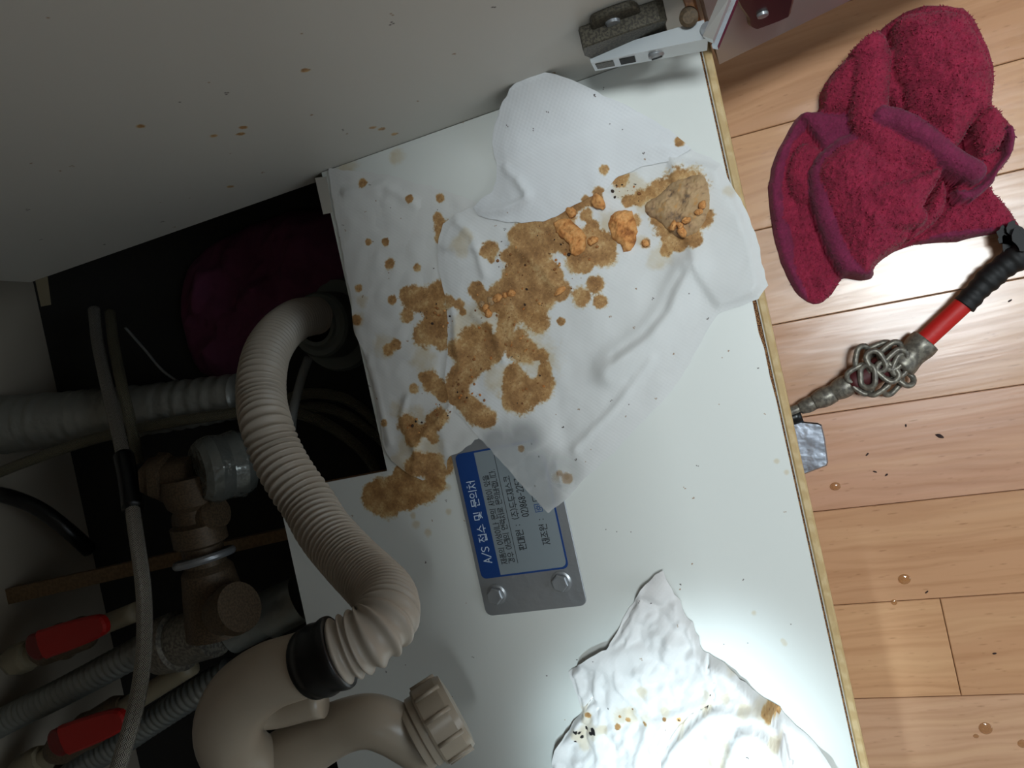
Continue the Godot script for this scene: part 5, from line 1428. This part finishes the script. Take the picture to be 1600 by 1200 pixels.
# ------------------------------------------------------------------ tool with a chain knot
func chain_tool():
	var a := Vector3(0.1696, 0.017, -0.0204)
	var t := thing("drain_tool", "taped red-handled steel tool with a chain knot and a flat blade, lying on the floor", "tool", Vector3(a.x - 0.08, 0, 0.02))
	# handle: red tube, black tape wound over its end
	obj("handle", tube(PackedVector3Array([Vector3(0.1263, 0.015, 0.009), Vector3(0.0866, 0.015, 0.036)]), even(0.0066), 20), M.red_tube, t)
	var wound := func(s, f): return (0.0107 * (1.0 - 0.32 * f)) * (1.0 + 0.05 * sin(s * 900.0) + 0.05 * sin(s * 310.0 + 1.0))
	obj("tape_grip", tube(PackedVector3Array([Vector3(0.1941, 0.017, -0.0278), Vector3(0.1613, 0.017, -0.0128), Vector3(0.1399, 0.016, -0.0013), Vector3(0.1196, 0.015, 0.0143)]), wound, 20, 0.0012), M.tape_rough, t)
	for k in 5:
		var p: Vector3 = [Vector3(0.1543, 0.02, -0.0243), Vector3(0.1502, 0.02, -0.0272), Vector3(0.1562, 0.024, -0.0278), Vector3(0.1509, 0.02, -0.0189), Vector3(0.1557, 0.03, -0.0211)][k]
		obj("loose_tape_end", slab(catmull(PackedVector2Array([Vector2(p.x - 0.003, p.z), Vector2(p.x, p.z - 0.006 - 0.001 * k), Vector2(p.x + 0.005, p.z - 0.002), Vector2(p.x + 0.006, p.z + 0.007), Vector2(p.x - 0.001, p.z + 0.005)]), 3, 0.002), p.y - 0.0004, p.y + 0.0004, 0.0001), M.tape_rough, t)
	# ferrule
	var fr := 0.0102
	obj("ferrule", tube(PackedVector3Array([Vector3(0.0916, 0.016, 0.0333), Vector3(0.0704, 0.016, 0.0486)]), func(s, f): return fr * (1.0 + 0.06 * sin(f * 9.0) - 0.25 * smoothstep(0.9, 1.0, f)), 24, 0.001), M.iron, t)
	# red core under the chain
	obj("core", tube(PackedVector3Array([Vector3(0.0772, 0.014, 0.0415), Vector3(0.0364, 0.014, 0.054)]), even(0.0092), 18), rough(Color(0.30, 0.08, 0.09), 0.6, 0.2, 90.0), t)
	# chain links wrapped over it: each a rounded ring
	var turns := [1.2, -1.25, 0.35, -0.85, 0.45, -0.95, 0.5, 1.0, -0.9, 0.2, 0.6, 1.4, 0.7, 0.5]
	var tilts := [0.5, 0.1, 0.3, -0.4, -0.6, -0.2, 0.5, 0.3, -0.6, 0.9, 0.2, -0.3, 0.7, 0.8]
	var spots := PackedVector3Array([Vector3(0.0479, 0.021, 0.0358), Vector3(0.0559, 0.026, 0.0406), Vector3(0.0429, 0.022, 0.0471), Vector3(0.0436, 0.019, 0.0556), Vector3(0.0538, 0.02, 0.0586), Vector3(0.0619, 0.025, 0.0495), Vector3(0.0668, 0.021, 0.0357), Vector3(0.0716, 0.023, 0.0466), Vector3(0.0719, 0.017, 0.0555), Vector3(0.06, 0.015, 0.0324), Vector3(0.0689, 0.025, 0.0421), Vector3(0.0485, 0.025, 0.05), Vector3(0.0642, 0.016, 0.0606), Vector3(0.0384, 0.016, 0.0543)])
	for k in spots.size():
		obj("chain_link", link_mesh(spots[k], -turns[k], tilts[k]), M.iron, t)
	# lugs and shank running to the blade
	for q in [[Vector3(0.0374, 0.015, 0.0532), Vector3(0.0239, 0.014, 0.0583), 17.5], [Vector3(0.0243, 0.014, 0.0584), Vector3(0.0094, 0.013, 0.0624), 16.0], [Vector3(0.0103, 0.013, 0.0626), Vector3(-0.0014, 0.012, 0.0654), 12.5], [Vector3(-0.0004, 0.012, 0.0651), Vector3(-0.0137, 0.012, 0.068), 8.5]]:
		var rr: float = q[2] * 0.00049
		obj("shank_lug", tube(PackedVector3Array([q[0], q[1]]), func(s, f): return rr * (0.86 + 0.16 * sin(PI * clampf(f, 0.02, 0.98)) - 0.12 * f), 20, 0.0012), M.iron, t)
	obj("collar", tube(PackedVector3Array([Vector3(-0.0015, 0.01, 0.0706), Vector3(-0.0141, 0.01, 0.0722)]), even(0.0058), 18), M.tape, t)
	# blade: flat plate with a rounded far corner, partly under the base panel
	var bl := PackedVector2Array([Vector2(-0.0279, 0.0668), Vector2(-0.0097, 0.0738), Vector2(0.0089, 0.0793), Vector2(0.0113, 0.0813), Vector2(0.0115, 0.0913), Vector2(0.01, 0.1101), Vector2(0.0086, 0.1128), Vector2(-0.0095, 0.1168), Vector2(-0.035, 0.1244)])
	obj("blade", slab(bl, 0.0055, 0.0085, 0.0010), M.chrome, t)


func link_mesh(c: Vector3, turn: float, tilt: float) -> ArrayMesh:
	var p := PackedVector3Array()
	var b := Basis(Vector3.UP, -turn) * Basis(Vector3.RIGHT, tilt)
	for k in 25:
		var w := TAU * k / 24.0
		p.append(c + b * Vector3(0.0048 * cos(w) + 0.0034 * signf(cos(w)) * minf(1.0, absf(cos(w)) * 3.0), 0, 0.0050 * sin(w)))
	return tube(p, even(0.0021), 12, 0.0008, false)


# ------------------------------------------------------------------ waste hose, trap and floor drain
func drain():
	var path := PackedVector3Array([Vector3(-0.3919, 0.028, -0.0999), Vector3(-0.3883, 0.05, -0.0976), Vector3(-0.3823, 0.075, -0.0932), Vector3(-0.3751, 0.11, -0.0812), Vector3(-0.3653, 0.145, -0.0638), Vector3(-0.3563, 0.17, -0.0437), Vector3(-0.3494, 0.185, -0.0247), Vector3(-0.3379, 0.2, -0.0074), Vector3(-0.331, 0.205, 0.0114), Vector3(-0.3205, 0.21, 0.0298), Vector3(-0.3068, 0.215, 0.0494), Vector3(-0.2926, 0.225, 0.065), Vector3(-0.2689, 0.24, 0.0822), Vector3(-0.2472, 0.255, 0.0937), Vector3(-0.2325, 0.268, 0.1003), Vector3(-0.2236, 0.285, 0.1061), Vector3(-0.2268, 0.295, 0.1106), Vector3(-0.2365, 0.3, 0.1135), Vector3(-0.2476, 0.305, 0.1159), Vector3(-0.2578, 0.305, 0.1188)])
	var t := thing("drain_hose", "beige corrugated waste hose bending from the floor drain up to the trap", "hose", path[0] * Vector3(1, 0, 1))
	var rib := func(s, f):
		var k := absf(sin(PI * (s / 0.0054 + 9.0 * smoothstep(0.68, 0.92, f))))
		return 0.0148 + 0.0028 * pow(k, 2.6)
	obj("corrugated_pipe", tube(path, rib, 40, 0.0005), M.hose, t)
	var wound := func(s, f): return 0.0190 + 0.0005 * sin(s * 700.0) - 0.0004 * f
	obj("tape_band", tube(PackedVector3Array([Vector3(-0.2435, 0.303, 0.115), Vector3(-0.2501, 0.305, 0.1167), Vector3(-0.2603, 0.305, 0.1193)]), wound, 40, 0.0012), M.tape, t)
	# trap
	var tp := PackedVector3Array([Vector3(-0.2461, 0.305, 0.1155), Vector3(-0.2577, 0.305, 0.1176), Vector3(-0.2681, 0.305, 0.1199), Vector3(-0.2895, 0.305, 0.1241), Vector3(-0.3128, 0.302, 0.1349), Vector3(-0.3325, 0.295, 0.1524), Vector3(-0.3433, 0.285, 0.1715), Vector3(-0.344, 0.272, 0.1893), Vector3(-0.3367, 0.262, 0.1951), Vector3(-0.3214, 0.256, 0.1892), Vector3(-0.3064, 0.252, 0.1836), Vector3(-0.2903, 0.25, 0.1786), Vector3(-0.274, 0.248, 0.1777), Vector3(-0.2638, 0.242, 0.1856), Vector3(-0.2584, 0.232, 0.1983), Vector3(-0.2581, 0.222, 0.2085)])
	var tr := thing("drain_trap", "smooth beige drain trap with a ribbed union nut, taped to the hose", "drain trap", Vector3(tp[5].x, 0, tp[5].z))
	var thick := func(_s, f): return lerpf(0.0166, 0.0190, smoothstep(0.0, 0.35, f)) - 0.0035 * smoothstep(0.55, 0.8, f)
	var body := obj("trap_body", tube(tp, thick, 48, 0.002), M.pvc, tr)
	obj("web", tube(PackedVector3Array([Vector3(-0.3269, 0.278, 0.1559), Vector3(-0.3161, 0.272, 0.1581), Vector3(-0.2995, 0.27, 0.156), Vector3(-0.2883, 0.268, 0.1557)]), even(0.009), 16), M.pvc, body)
	var nc0 := Vector3(-0.2462, 0.232, 0.1917)
	var ax := Vector3(0.62, -0.42, -0.22).normalized()
	var xf := along(nc0, nc0 + ax)
	obj("thread_ring", lathe(PackedVector2Array([Vector2(0.0165, -0.010), Vector2(0.0205, -0.009), Vector2(0.0205, -0.006), Vector2(0.0195, -0.005), Vector2(0.0215, -0.004), Vector2(0.0215, 0.004), Vector2(0.015, 0.005)]), 48, xf), M.pvc, tr)
	var nut := obj("union_nut", lathe(PackedVector2Array([Vector2(0.016, 0.0), Vector2(0.0232, 0.0005), Vector2(0.0240, 0.002), Vector2(0.0240, 0.016), Vector2(0.0225, 0.020), Vector2(0.012, 0.021), Vector2(0, 0.021)]), 48, xf), M.pvc, tr)
	for k in 10:
		var w := TAU * k / 10.0
		var c := Vector3(cos(w), 0, sin(w)) * 0.0242
		var q := PackedVector3Array([xf * (c + Vector3(0, 0.002, 0)), xf * (c + Vector3(0, 0.018, 0))])
		obj("grip_rib", tube(q, even(0.0014), 8, 0.01), M.pvc, nut)
	# rubber cap on the floor drain
	var dc := path[0]
	var cap := thing("floor_drain", "dark grey rubber floor drain cover round the hose end", "floor drain", Vector3(dc.x, 0, dc.z))
	var cx := Transform3D(Basis.IDENTITY, Vector3(dc.x - 0.003, -0.012, dc.z + 0.008))
	obj("rubber_cap", lathe(PackedVector2Array([Vector2(0.016, 0.040), Vector2(0.0195, 0.0405), Vector2(0.021, 0.038), Vector2(0.024, 0.036), Vector2(0.0285, 0.036), Vector2(0.0305, 0.033), Vector2(0.032, 0.0), Vector2(0, 0.0)]), 48, cx), M.rubber, cap)
	obj("flange", lathe(PackedVector2Array([Vector2(0.03, 0.008), Vector2(0.043, 0.006), Vector2(0.045, 0.0), Vector2(0.03, 0.0)]), 48, cx), M.rubber, cap)
	tag(obj("drain_tube", tube(PackedVector3Array([Vector3(-0.3983, 0.045, -0.0618), Vector3(-0.4021, 0.055, -0.0467), Vector3(-0.4046, 0.065, -0.0307), Vector3(-0.4064, 0.075, -0.0138), Vector3(-0.4171, 0.07, 0.0077), Vector3(-0.4444, 0.05, 0.0476)]), even(0.0040), 14), M.grey_tube), "thin smooth grey tube dropping from the drain cap behind the hose", "tube")


# ------------------------------------------------------------------ water pipes in the dark void
func void_pipes():
	# foil-lagged pipe
	var lag := func(s, f): return lerpf(0.032, 0.022, f) * (1.0 + 0.05 * na.get_noise_2d(s * 60.0, 3.0)) + 0.0006 * sin(s * 420.0)
	tag(obj("lagged_pipe", tube(PackedVector3Array([Vector3(-0.8329, 0.06, -0.0786), Vector3(-0.7564, 0.06, -0.0712), Vector3(-0.6911, 0.055, -0.0629), Vector3(-0.6172, 0.045, -0.0548), Vector3(-0.5461, 0.035, -0.0488), Vector3(-0.4925, 0.03, -0.0453)]), lag, 28, 0.002), M.foil), "thick foil-lagged grey pipe crossing the void to the wall", "pipe")
	# braided hoses
	var bh := func(pts: PackedVector3Array, rr: float, m: Material, label: String):
		tag(obj("braided_hose", tube(pts, even(rr), 18, 0.004), m), label, "hose")
	var b := thing("braided_hose", "steel-braided hose with a black sleeve, running up past the brass valve", "hose", Vector3(-0.6806, 0, -0.1725))
	obj("braid", tube(PackedVector3Array([Vector3(-0.6477, 0.03, -0.1668), Vector3(-0.6305, 0.05, -0.1323), Vector3(-0.6043, 0.075, -0.0956), Vector3(-0.5767, 0.1, -0.0554), Vector3(-0.5492, 0.125, -0.0186), Vector3(-0.5285, 0.145, 0.0148), Vector3(-0.5105, 0.165, 0.0504), Vector3(-0.4976, 0.18, 0.084), Vector3(-0.4924, 0.19, 0.1115), Vector3(-0.4865, 0.205, 0.1407), Vector3(-0.484, 0.22, 0.1653), Vector3(-0.4819, 0.235, 0.1837), Vector3(-0.4837, 0.25, 0.2051)]), even(0.0058), 18, 0.003), M.braid, b)
	obj("sleeve", tube(PackedVector3Array([Vector3(-0.5436, 0.13, -0.0116), Vector3(-0.5319, 0.141, 0.0068), Vector3(-0.5173, 0.157, 0.0328)]), even(0.0082), 20), M.tape, b)
	bh.call(PackedVector3Array([Vector3(-0.6277, 0.03, -0.1593), Vector3(-0.606, 0.055, -0.1204), Vector3(-0.5778, 0.083, -0.0721), Vector3(-0.5751, 0.085, -0.0352), Vector3(-0.5916, 0.07, -0.0051)]), 0.0052, M.braid_dark, "dull braided hose tucked beside the sleeved hose")
	bh.call(PackedVector3Array([Vector3(-0.7636, 0.1, -0.0203), Vector3(-0.7046, 0.095, -0.0275), Vector3(-0.6461, 0.085, -0.0334), Vector3(-0.5988, 0.075, -0.0352), Vector3(-0.5379, 0.065, -0.033), Vector3(-0.4757, 0.06, -0.0284), Vector3(-0.4379, 0.055, -0.0223), Vector3(-0.4093, 0.05, -0.0115), Vector3(-0.3868, 0.04, 0.0088), Vector3(-0.3695, 0.03, 0.037), Vector3(-0.3657, 0.02, 0.0663)]), 0.0052, M.braid_dark, "long braided hose crossing below the lagged pipe and behind the beige hose")
	bh.call(PackedVector3Array([Vector3(-0.4549, 0.03, -0.0303), Vector3(-0.418, 0.03, -0.0321), Vector3(-0.3853, 0.03, -0.0225), Vector3(-0.3653, 0.025, -0.0049), Vector3(-0.351, 0.02, 0.0211)]), 0.0050, M.braid_dark, "upper of two faint braided hoses by the cut-out corner")
	bh.call(PackedVector3Array([Vector3(-0.4615, 0.025, -0.0199), Vector3(-0.4178, 0.025, -0.0188), Vector3(-0.3859, 0.025, -0.0053), Vector3(-0.361, 0.02, 0.0204), Vector3(-0.3468, 0.018, 0.04)]), 0.0050, M.braid_dark, "lower of two faint braided hoses by the cut-out corner")
	tag(obj("black_hose", tube(PackedVector3Array([Vector3(-0.776, 0.1, -0.0105), Vector3(-0.7334, 0.1, 0.0007), Vector3(-0.7078, 0.09, 0.0197), Vector3(-0.6887, 0.08, 0.0462), Vector3(-0.6895, 0.06, 0.0724)]), even(0.0075), 18), M.tape), "black rubber hose curling in at the wall", "hose")
	tag(obj("thin_wire", tube(PackedVector3Array([Vector3(-0.6225, 0.02, -0.1421), Vector3(-0.6046, 0.02, -0.1158), Vector3(-0.5866, 0.02, -0.0886), Vector3(-0.5663, 0.02, -0.0711)]), even(0.0014), 8), M.grey_tube), "thin wire slanting over the dark floor", "wire")
	# brass valve block
	var v := thing("brass_valve", "dull brass valve block with side couplings and a bright locking ring", "valve", Vector3(-0.6177, 0, 0.092))
	obj("valve_body", lathe_tube(Vector3(-0.4813, 0.13, 0.0173), Vector3(-0.4907, 0.12, 0.151), [[0.0, 0.021], [0.08, 0.023], [0.17, 0.020], [0.2, 0.0165], [0.28, 0.0165], [0.30, 0.022], [0.42, 0.022], [0.44, 0.017], [0.56, 0.017], [0.60, 0.021], [0.75, 0.024], [1.0, 0.028]]), M.brass, v)
	obj("side_coupling", lathe_tube(Vector3(-0.476, 0.13, 0.0181), Vector3(-0.514, 0.135, 0.012), [[0.0, 0.017], [0.5, 0.017], [0.52, 0.021], [0.75, 0.0215], [0.78, 0.018], [1.0, 0.0175]], 6), M.brass, v)
	obj("foil_wrap", lathe_tube(Vector3(-0.4651, 0.135, 0.0152), Vector3(-0.4438, 0.1, 0.0163), [[0.0, 0.0225], [0.12, 0.027], [0.3, 0.0285], [0.55, 0.027], [0.8, 0.029], [1.0, 0.026]], 40, 0.0012), M.film, v)
	obj("locking_ring", lathe_tube(Vector3(-0.4836, 0.128, 0.0835), Vector3(-0.4832, 0.128, 0.0895), [[0.0, 0.024], [0.3, 0.0255], [0.7, 0.0255], [1.0, 0.024]]), M.steel, v)
	obj("wing_cap", lathe_tube(Vector3(-0.501, 0.125, 0.0538), Vector3(-0.4593, 0.125, 0.0517), [[0.0, 0.012], [0.15, 0.015], [0.85, 0.015], [1.0, 0.012]]), M.brass, v)
	obj("port", lathe_tube(Vector3(-0.4681, 0.14, 0.1321), Vector3(-0.4428, 0.145, 0.1266), [[0.0, 0.017], [0.6, 0.018], [0.62, 0.021], [1.0, 0.020], [1.0, 0.013]]), M.brass, v)
	obj("branch", lathe_tube(Vector3(-0.4974, 0.12, 0.1504), Vector3(-0.5605, 0.12, 0.1588), [[0.0, 0.022], [0.6, 0.022], [0.62, 0.026], [1.0, 0.024]]), M.iron, v)
	obj("branch", lathe_tube(Vector3(-0.5001, 0.1, 0.1606), Vector3(-0.435, 0.08, 0.1431), [[0.0, 0.018], [0.5, 0.018], [0.52, 0.021], [1.0, 0.020]]), M.pipe_grey, v)
	# wooden batten
	var ba := Vector3(-0.8091, 0.095, 0.1016)
	var bb := Vector3(-0.4229, 0.085, 0.0846)
	var side := (bb - ba).cross(Vector3.UP).normalized() * 0.008
	var dn := Vector3(0, -0.012, 0)
	tag(obj("batten", hexa([ba - side + dn, bb - side * 0.6 + dn, bb + side * 0.6 + dn, ba + side + dn, ba - side, bb - side * 0.6, bb + side * 0.6, ba + side]), M.wood), "narrow wooden batten running behind the brass valve", "batten")
	# shut-off valves with red levers
	lever(Vector3(-0.7238, 0.13, 0.1527), Vector3(-0.5659, 0.13, 0.1229), Vector3(-0.6484, 0.152, 0.1341), Vector3(-0.5815, 0.152, 0.1245), "red lever shut-off valve on a beige pipe, the one above the two grey flexible pipes")
	lever(Vector3(-0.7385, 0.135, 0.2559), Vector3(-0.5349, 0.115, 0.1802), Vector3(-0.63, 0.165, 0.214), Vector3(-0.5675, 0.165, 0.2007), "red lever shut-off valve between the two grey flexible pipes")
	# grey flexible pipes
	var rib := func(s, _f): return 0.0118 + 0.0017 * pow(absf(sin(PI * s / 0.0075)), 1.5)
	tag(obj("flexible_pipe", tube(PackedVector3Array([Vector3(-0.7984, 0.135, 0.2217), Vector3(-0.7474, 0.13, 0.2067), Vector3(-0.6805, 0.125, 0.1887), Vector3(-0.5957, 0.12, 0.1639), Vector3(-0.5547, 0.115, 0.152)]), rib, 24, 0.001), M.pipe_grey), "ribbed grey flexible pipe below the first red lever", "pipe")
	tag(obj("flexible_pipe", tube(PackedVector3Array([Vector3(-0.7797, 0.095, 0.3079), Vector3(-0.7183, 0.09, 0.2746), Vector3(-0.6762, 0.088, 0.2593), Vector3(-0.6333, 0.085, 0.2415), Vector3(-0.5733, 0.085, 0.218), Vector3(-0.5283, 0.08, 0.2017)]), rib, 24, 0.001), M.pipe_grey), "ribbed grey flexible pipe nearest the trap, below the second red lever", "pipe")
	tag(obj("flexible_pipe", tube(PackedVector3Array([Vector3(-0.5185, 0.07, 0.1615), Vector3(-0.48, 0.07, 0.1534), Vector3(-0.4385, 0.065, 0.142)]), rib, 24, 0.001), M.pipe_grey), "short dark flexible pipe going under the base panel beside the valve", "pipe")
	# dark cloth on the floor of the void
	var o := catmull(PackedVector2Array([Vector2(-0.5437, -0.1967), Vector2(-0.4919, -0.2084), Vector2(-0.4223, -0.2107), Vector2(-0.3678, -0.1981), Vector2(-0.3526, -0.1758), Vector2(-0.3691, -0.1384), Vector2(-0.4084, -0.1241), Vector2(-0.439, -0.1193), Vector2(-0.4729, -0.077), Vector2(-0.5239, -0.0623), Vector2(-0.5677, -0.0813), Vector2(-0.5761, -0.126), Vector2(-0.5679, -0.1702)]), 3, 0.002)
	var r := bounds(o)
	var top := func(p: Vector2, d: float):
		return -0.011 + 0.022 * sqrt(minf(1.0, d / 0.03)) * (0.7 + 0.8 * na.get_noise_2d(p.x * 16.0, p.y * 16.0)) + 0.002 * nb.get_noise_2d(p.x * 90.0, p.y * 90.0) * minf(1.0, d / 0.01)
	var bot := func(_p: Vector2, d: float): return -0.011 - 0.0005 * minf(1.0, d / 0.01)
	tag(obj("cloth", field(o, 0.004, top, bot, r), M.purple), "dark purple cloth lying in the void beyond the drain hose", "cloth")


func lathe_tube(a: Vector3, b: Vector3, prof: Array, sides := 28, jag := 0.0) -> ArrayMesh:
	var l := a.distance_to(b)
	var pts := PackedVector2Array([Vector2(0, 0)])
	for q in prof:
		pts.append(Vector2(q[1] + jag * nc.get_noise_1d(q[0] * 700.0), q[0] * l))
	pts.append(Vector2(0, l))
	return lathe(pts, sides, along(a, b))


func lever(p0: Vector3, p1: Vector3, h0: Vector3, h1: Vector3, label: String):
	var t := thing("shutoff_valve", label, "valve", Vector3(p0.x, 0, p0.z))
	obj("pipe", tube(PackedVector3Array([p0, p1]), even(0.0085), 20, 0.01), M.beige, t)
	obj("valve_body", lathe_tube(p0.lerp(p1, 0.18), p0.lerp(p1, 0.62), [[0.0, 0.011], [0.1, 0.015], [0.4, 0.015], [0.5, 0.017], [0.6, 0.015], [0.9, 0.015], [1.0, 0.011]], 24), M.brass, t)
	obj("end_nut", lathe_tube(p0.lerp(p1, -0.05), p0.lerp(p1, 0.12), [[0.0, 0.013], [0.2, 0.0145], [0.8, 0.0145], [1.0, 0.013]], 8), M.beige, t)
	var d := (h1 - h0).normalized()
	var s := d.cross(Vector3.UP).normalized()
	var o := PackedVector2Array()
	for c in [[-0.16, 0.0105], [0.0, 0.0125], [0.55, 0.0115], [0.95, 0.009], [1.06, 0.004], [1.06, -0.004], [0.95, -0.009], [0.55, -0.0115], [0.0, -0.0125], [-0.16, -0.0105]]:
		var q: Vector3 = h0.lerp(h1, c[0]) + s * c[1]
		o.append(Vector2(q.x, q.z))
	var lv := obj("lever", slab(catmull(o, 2), h0.y - 0.004, h0.y + 0.004, 0.0018), M.red_plastic, t)
	var root := h0.lerp(h1, -0.25)
	obj("lever_hub", lathe_tube(root - Vector3(0, 0.022, 0), root + Vector3(0, 0.003, 0), [[0.0, 0.008], [0.7, 0.009], [0.75, 0.012], [0.95, 0.012], [1.0, 0.010]], 24), rough(Color(0.42, 0.05, 0.03), 0.5, 0.1, 60.0), lv)


# ------------------------------------------------------------------ small marks on the floor
func small_things():
	var m := mat(Color(0.74, 0.50, 0.26, 0.28), 0.1)
	m.transparency = BaseMaterial3D.TRANSPARENCY_ALPHA
	var labels := ["amber water drop on the plank level with the tool's blade", "amber water drop in the middle of a plank below the blade", "larger amber water drop near the butt joint of two planks", "tiny amber water drop beside the larger one at the butt joint", "amber water drop farthest out beyond the butt joint", "tiny water drop on a plank seam"]
	var k := 0
	for q in [[Vector3(0.0114, 0, 0.1309), 0.0040], [Vector3(0.045, 0, 0.2083), 0.0044], [Vector3(0.0772, 0, 0.3256), 0.0046], [Vector3(0.0698, 0, 0.3311), 0.0020], [Vector3(0.099, 0, 0.3382), 0.0035], [Vector3(0.0346, 0, 0.225), 0.0022]]:
		var pr := PackedVector2Array()
		for i in 7:
			pr.append(Vector2(cos(PI / 2 * i / 6.0) * q[1], sin(PI / 2 * i / 6.0) * q[1] * 0.28))
		pr.insert(0, Vector2(0, 0))
		var o := obj("water_drop", lathe(pr, 20, Transform3D(Basis.from_scale(Vector3(1, 1, 0.8 + 0.1 * (k % 3))), q[0] + Vector3(0, 0.0001, 0))), m)
		tag(o, labels[k], "water drop", "water drops on the floor")
		k += 1
	# bits of dark grit
	var r := RandomNumberGenerator.new()
	r.seed = 9
	var n := 0
	for p in [Vector3(0.0891, 0, 0.1052), Vector3(0.0384, 0, 0.1103), Vector3(0.0411, 0, 0.1242), Vector3(0.0484, 0, 0.1279), Vector3(0.0582, 0, 0.2197), Vector3(0.0937, 0, 0.27), Vector3(0.1511, 0, 0.0183), Vector3(0.0685, 0, 0.0935)]:
		var o := obj("grit", stone(Vector3(0.0022, 0.0006, 0.0010) * (1.4 if n == 0 else 0.7), 40 + n, [Color(0.16, 0.10, 0.12), Color(0.24, 0.16, 0.12)], 8, 8), M.rock)
		o.position = p
		o.rotation.y = r.randf() * TAU
		tag(o, ["largest dark purple grit flake, on the plank beyond the blade", "dark grit flake nearest the blade's far corner", "small grit flake left of the pair below the blade", "bent grit flake right of the pair below the blade", "grit flake on a plank seam below the water drops", "grit flake alone near the butt joint's upper end", "grit flake beside the black taped grip", "grit flake on the seam under the chain knot"][n], "grit", "grit on the floor")
		n += 1
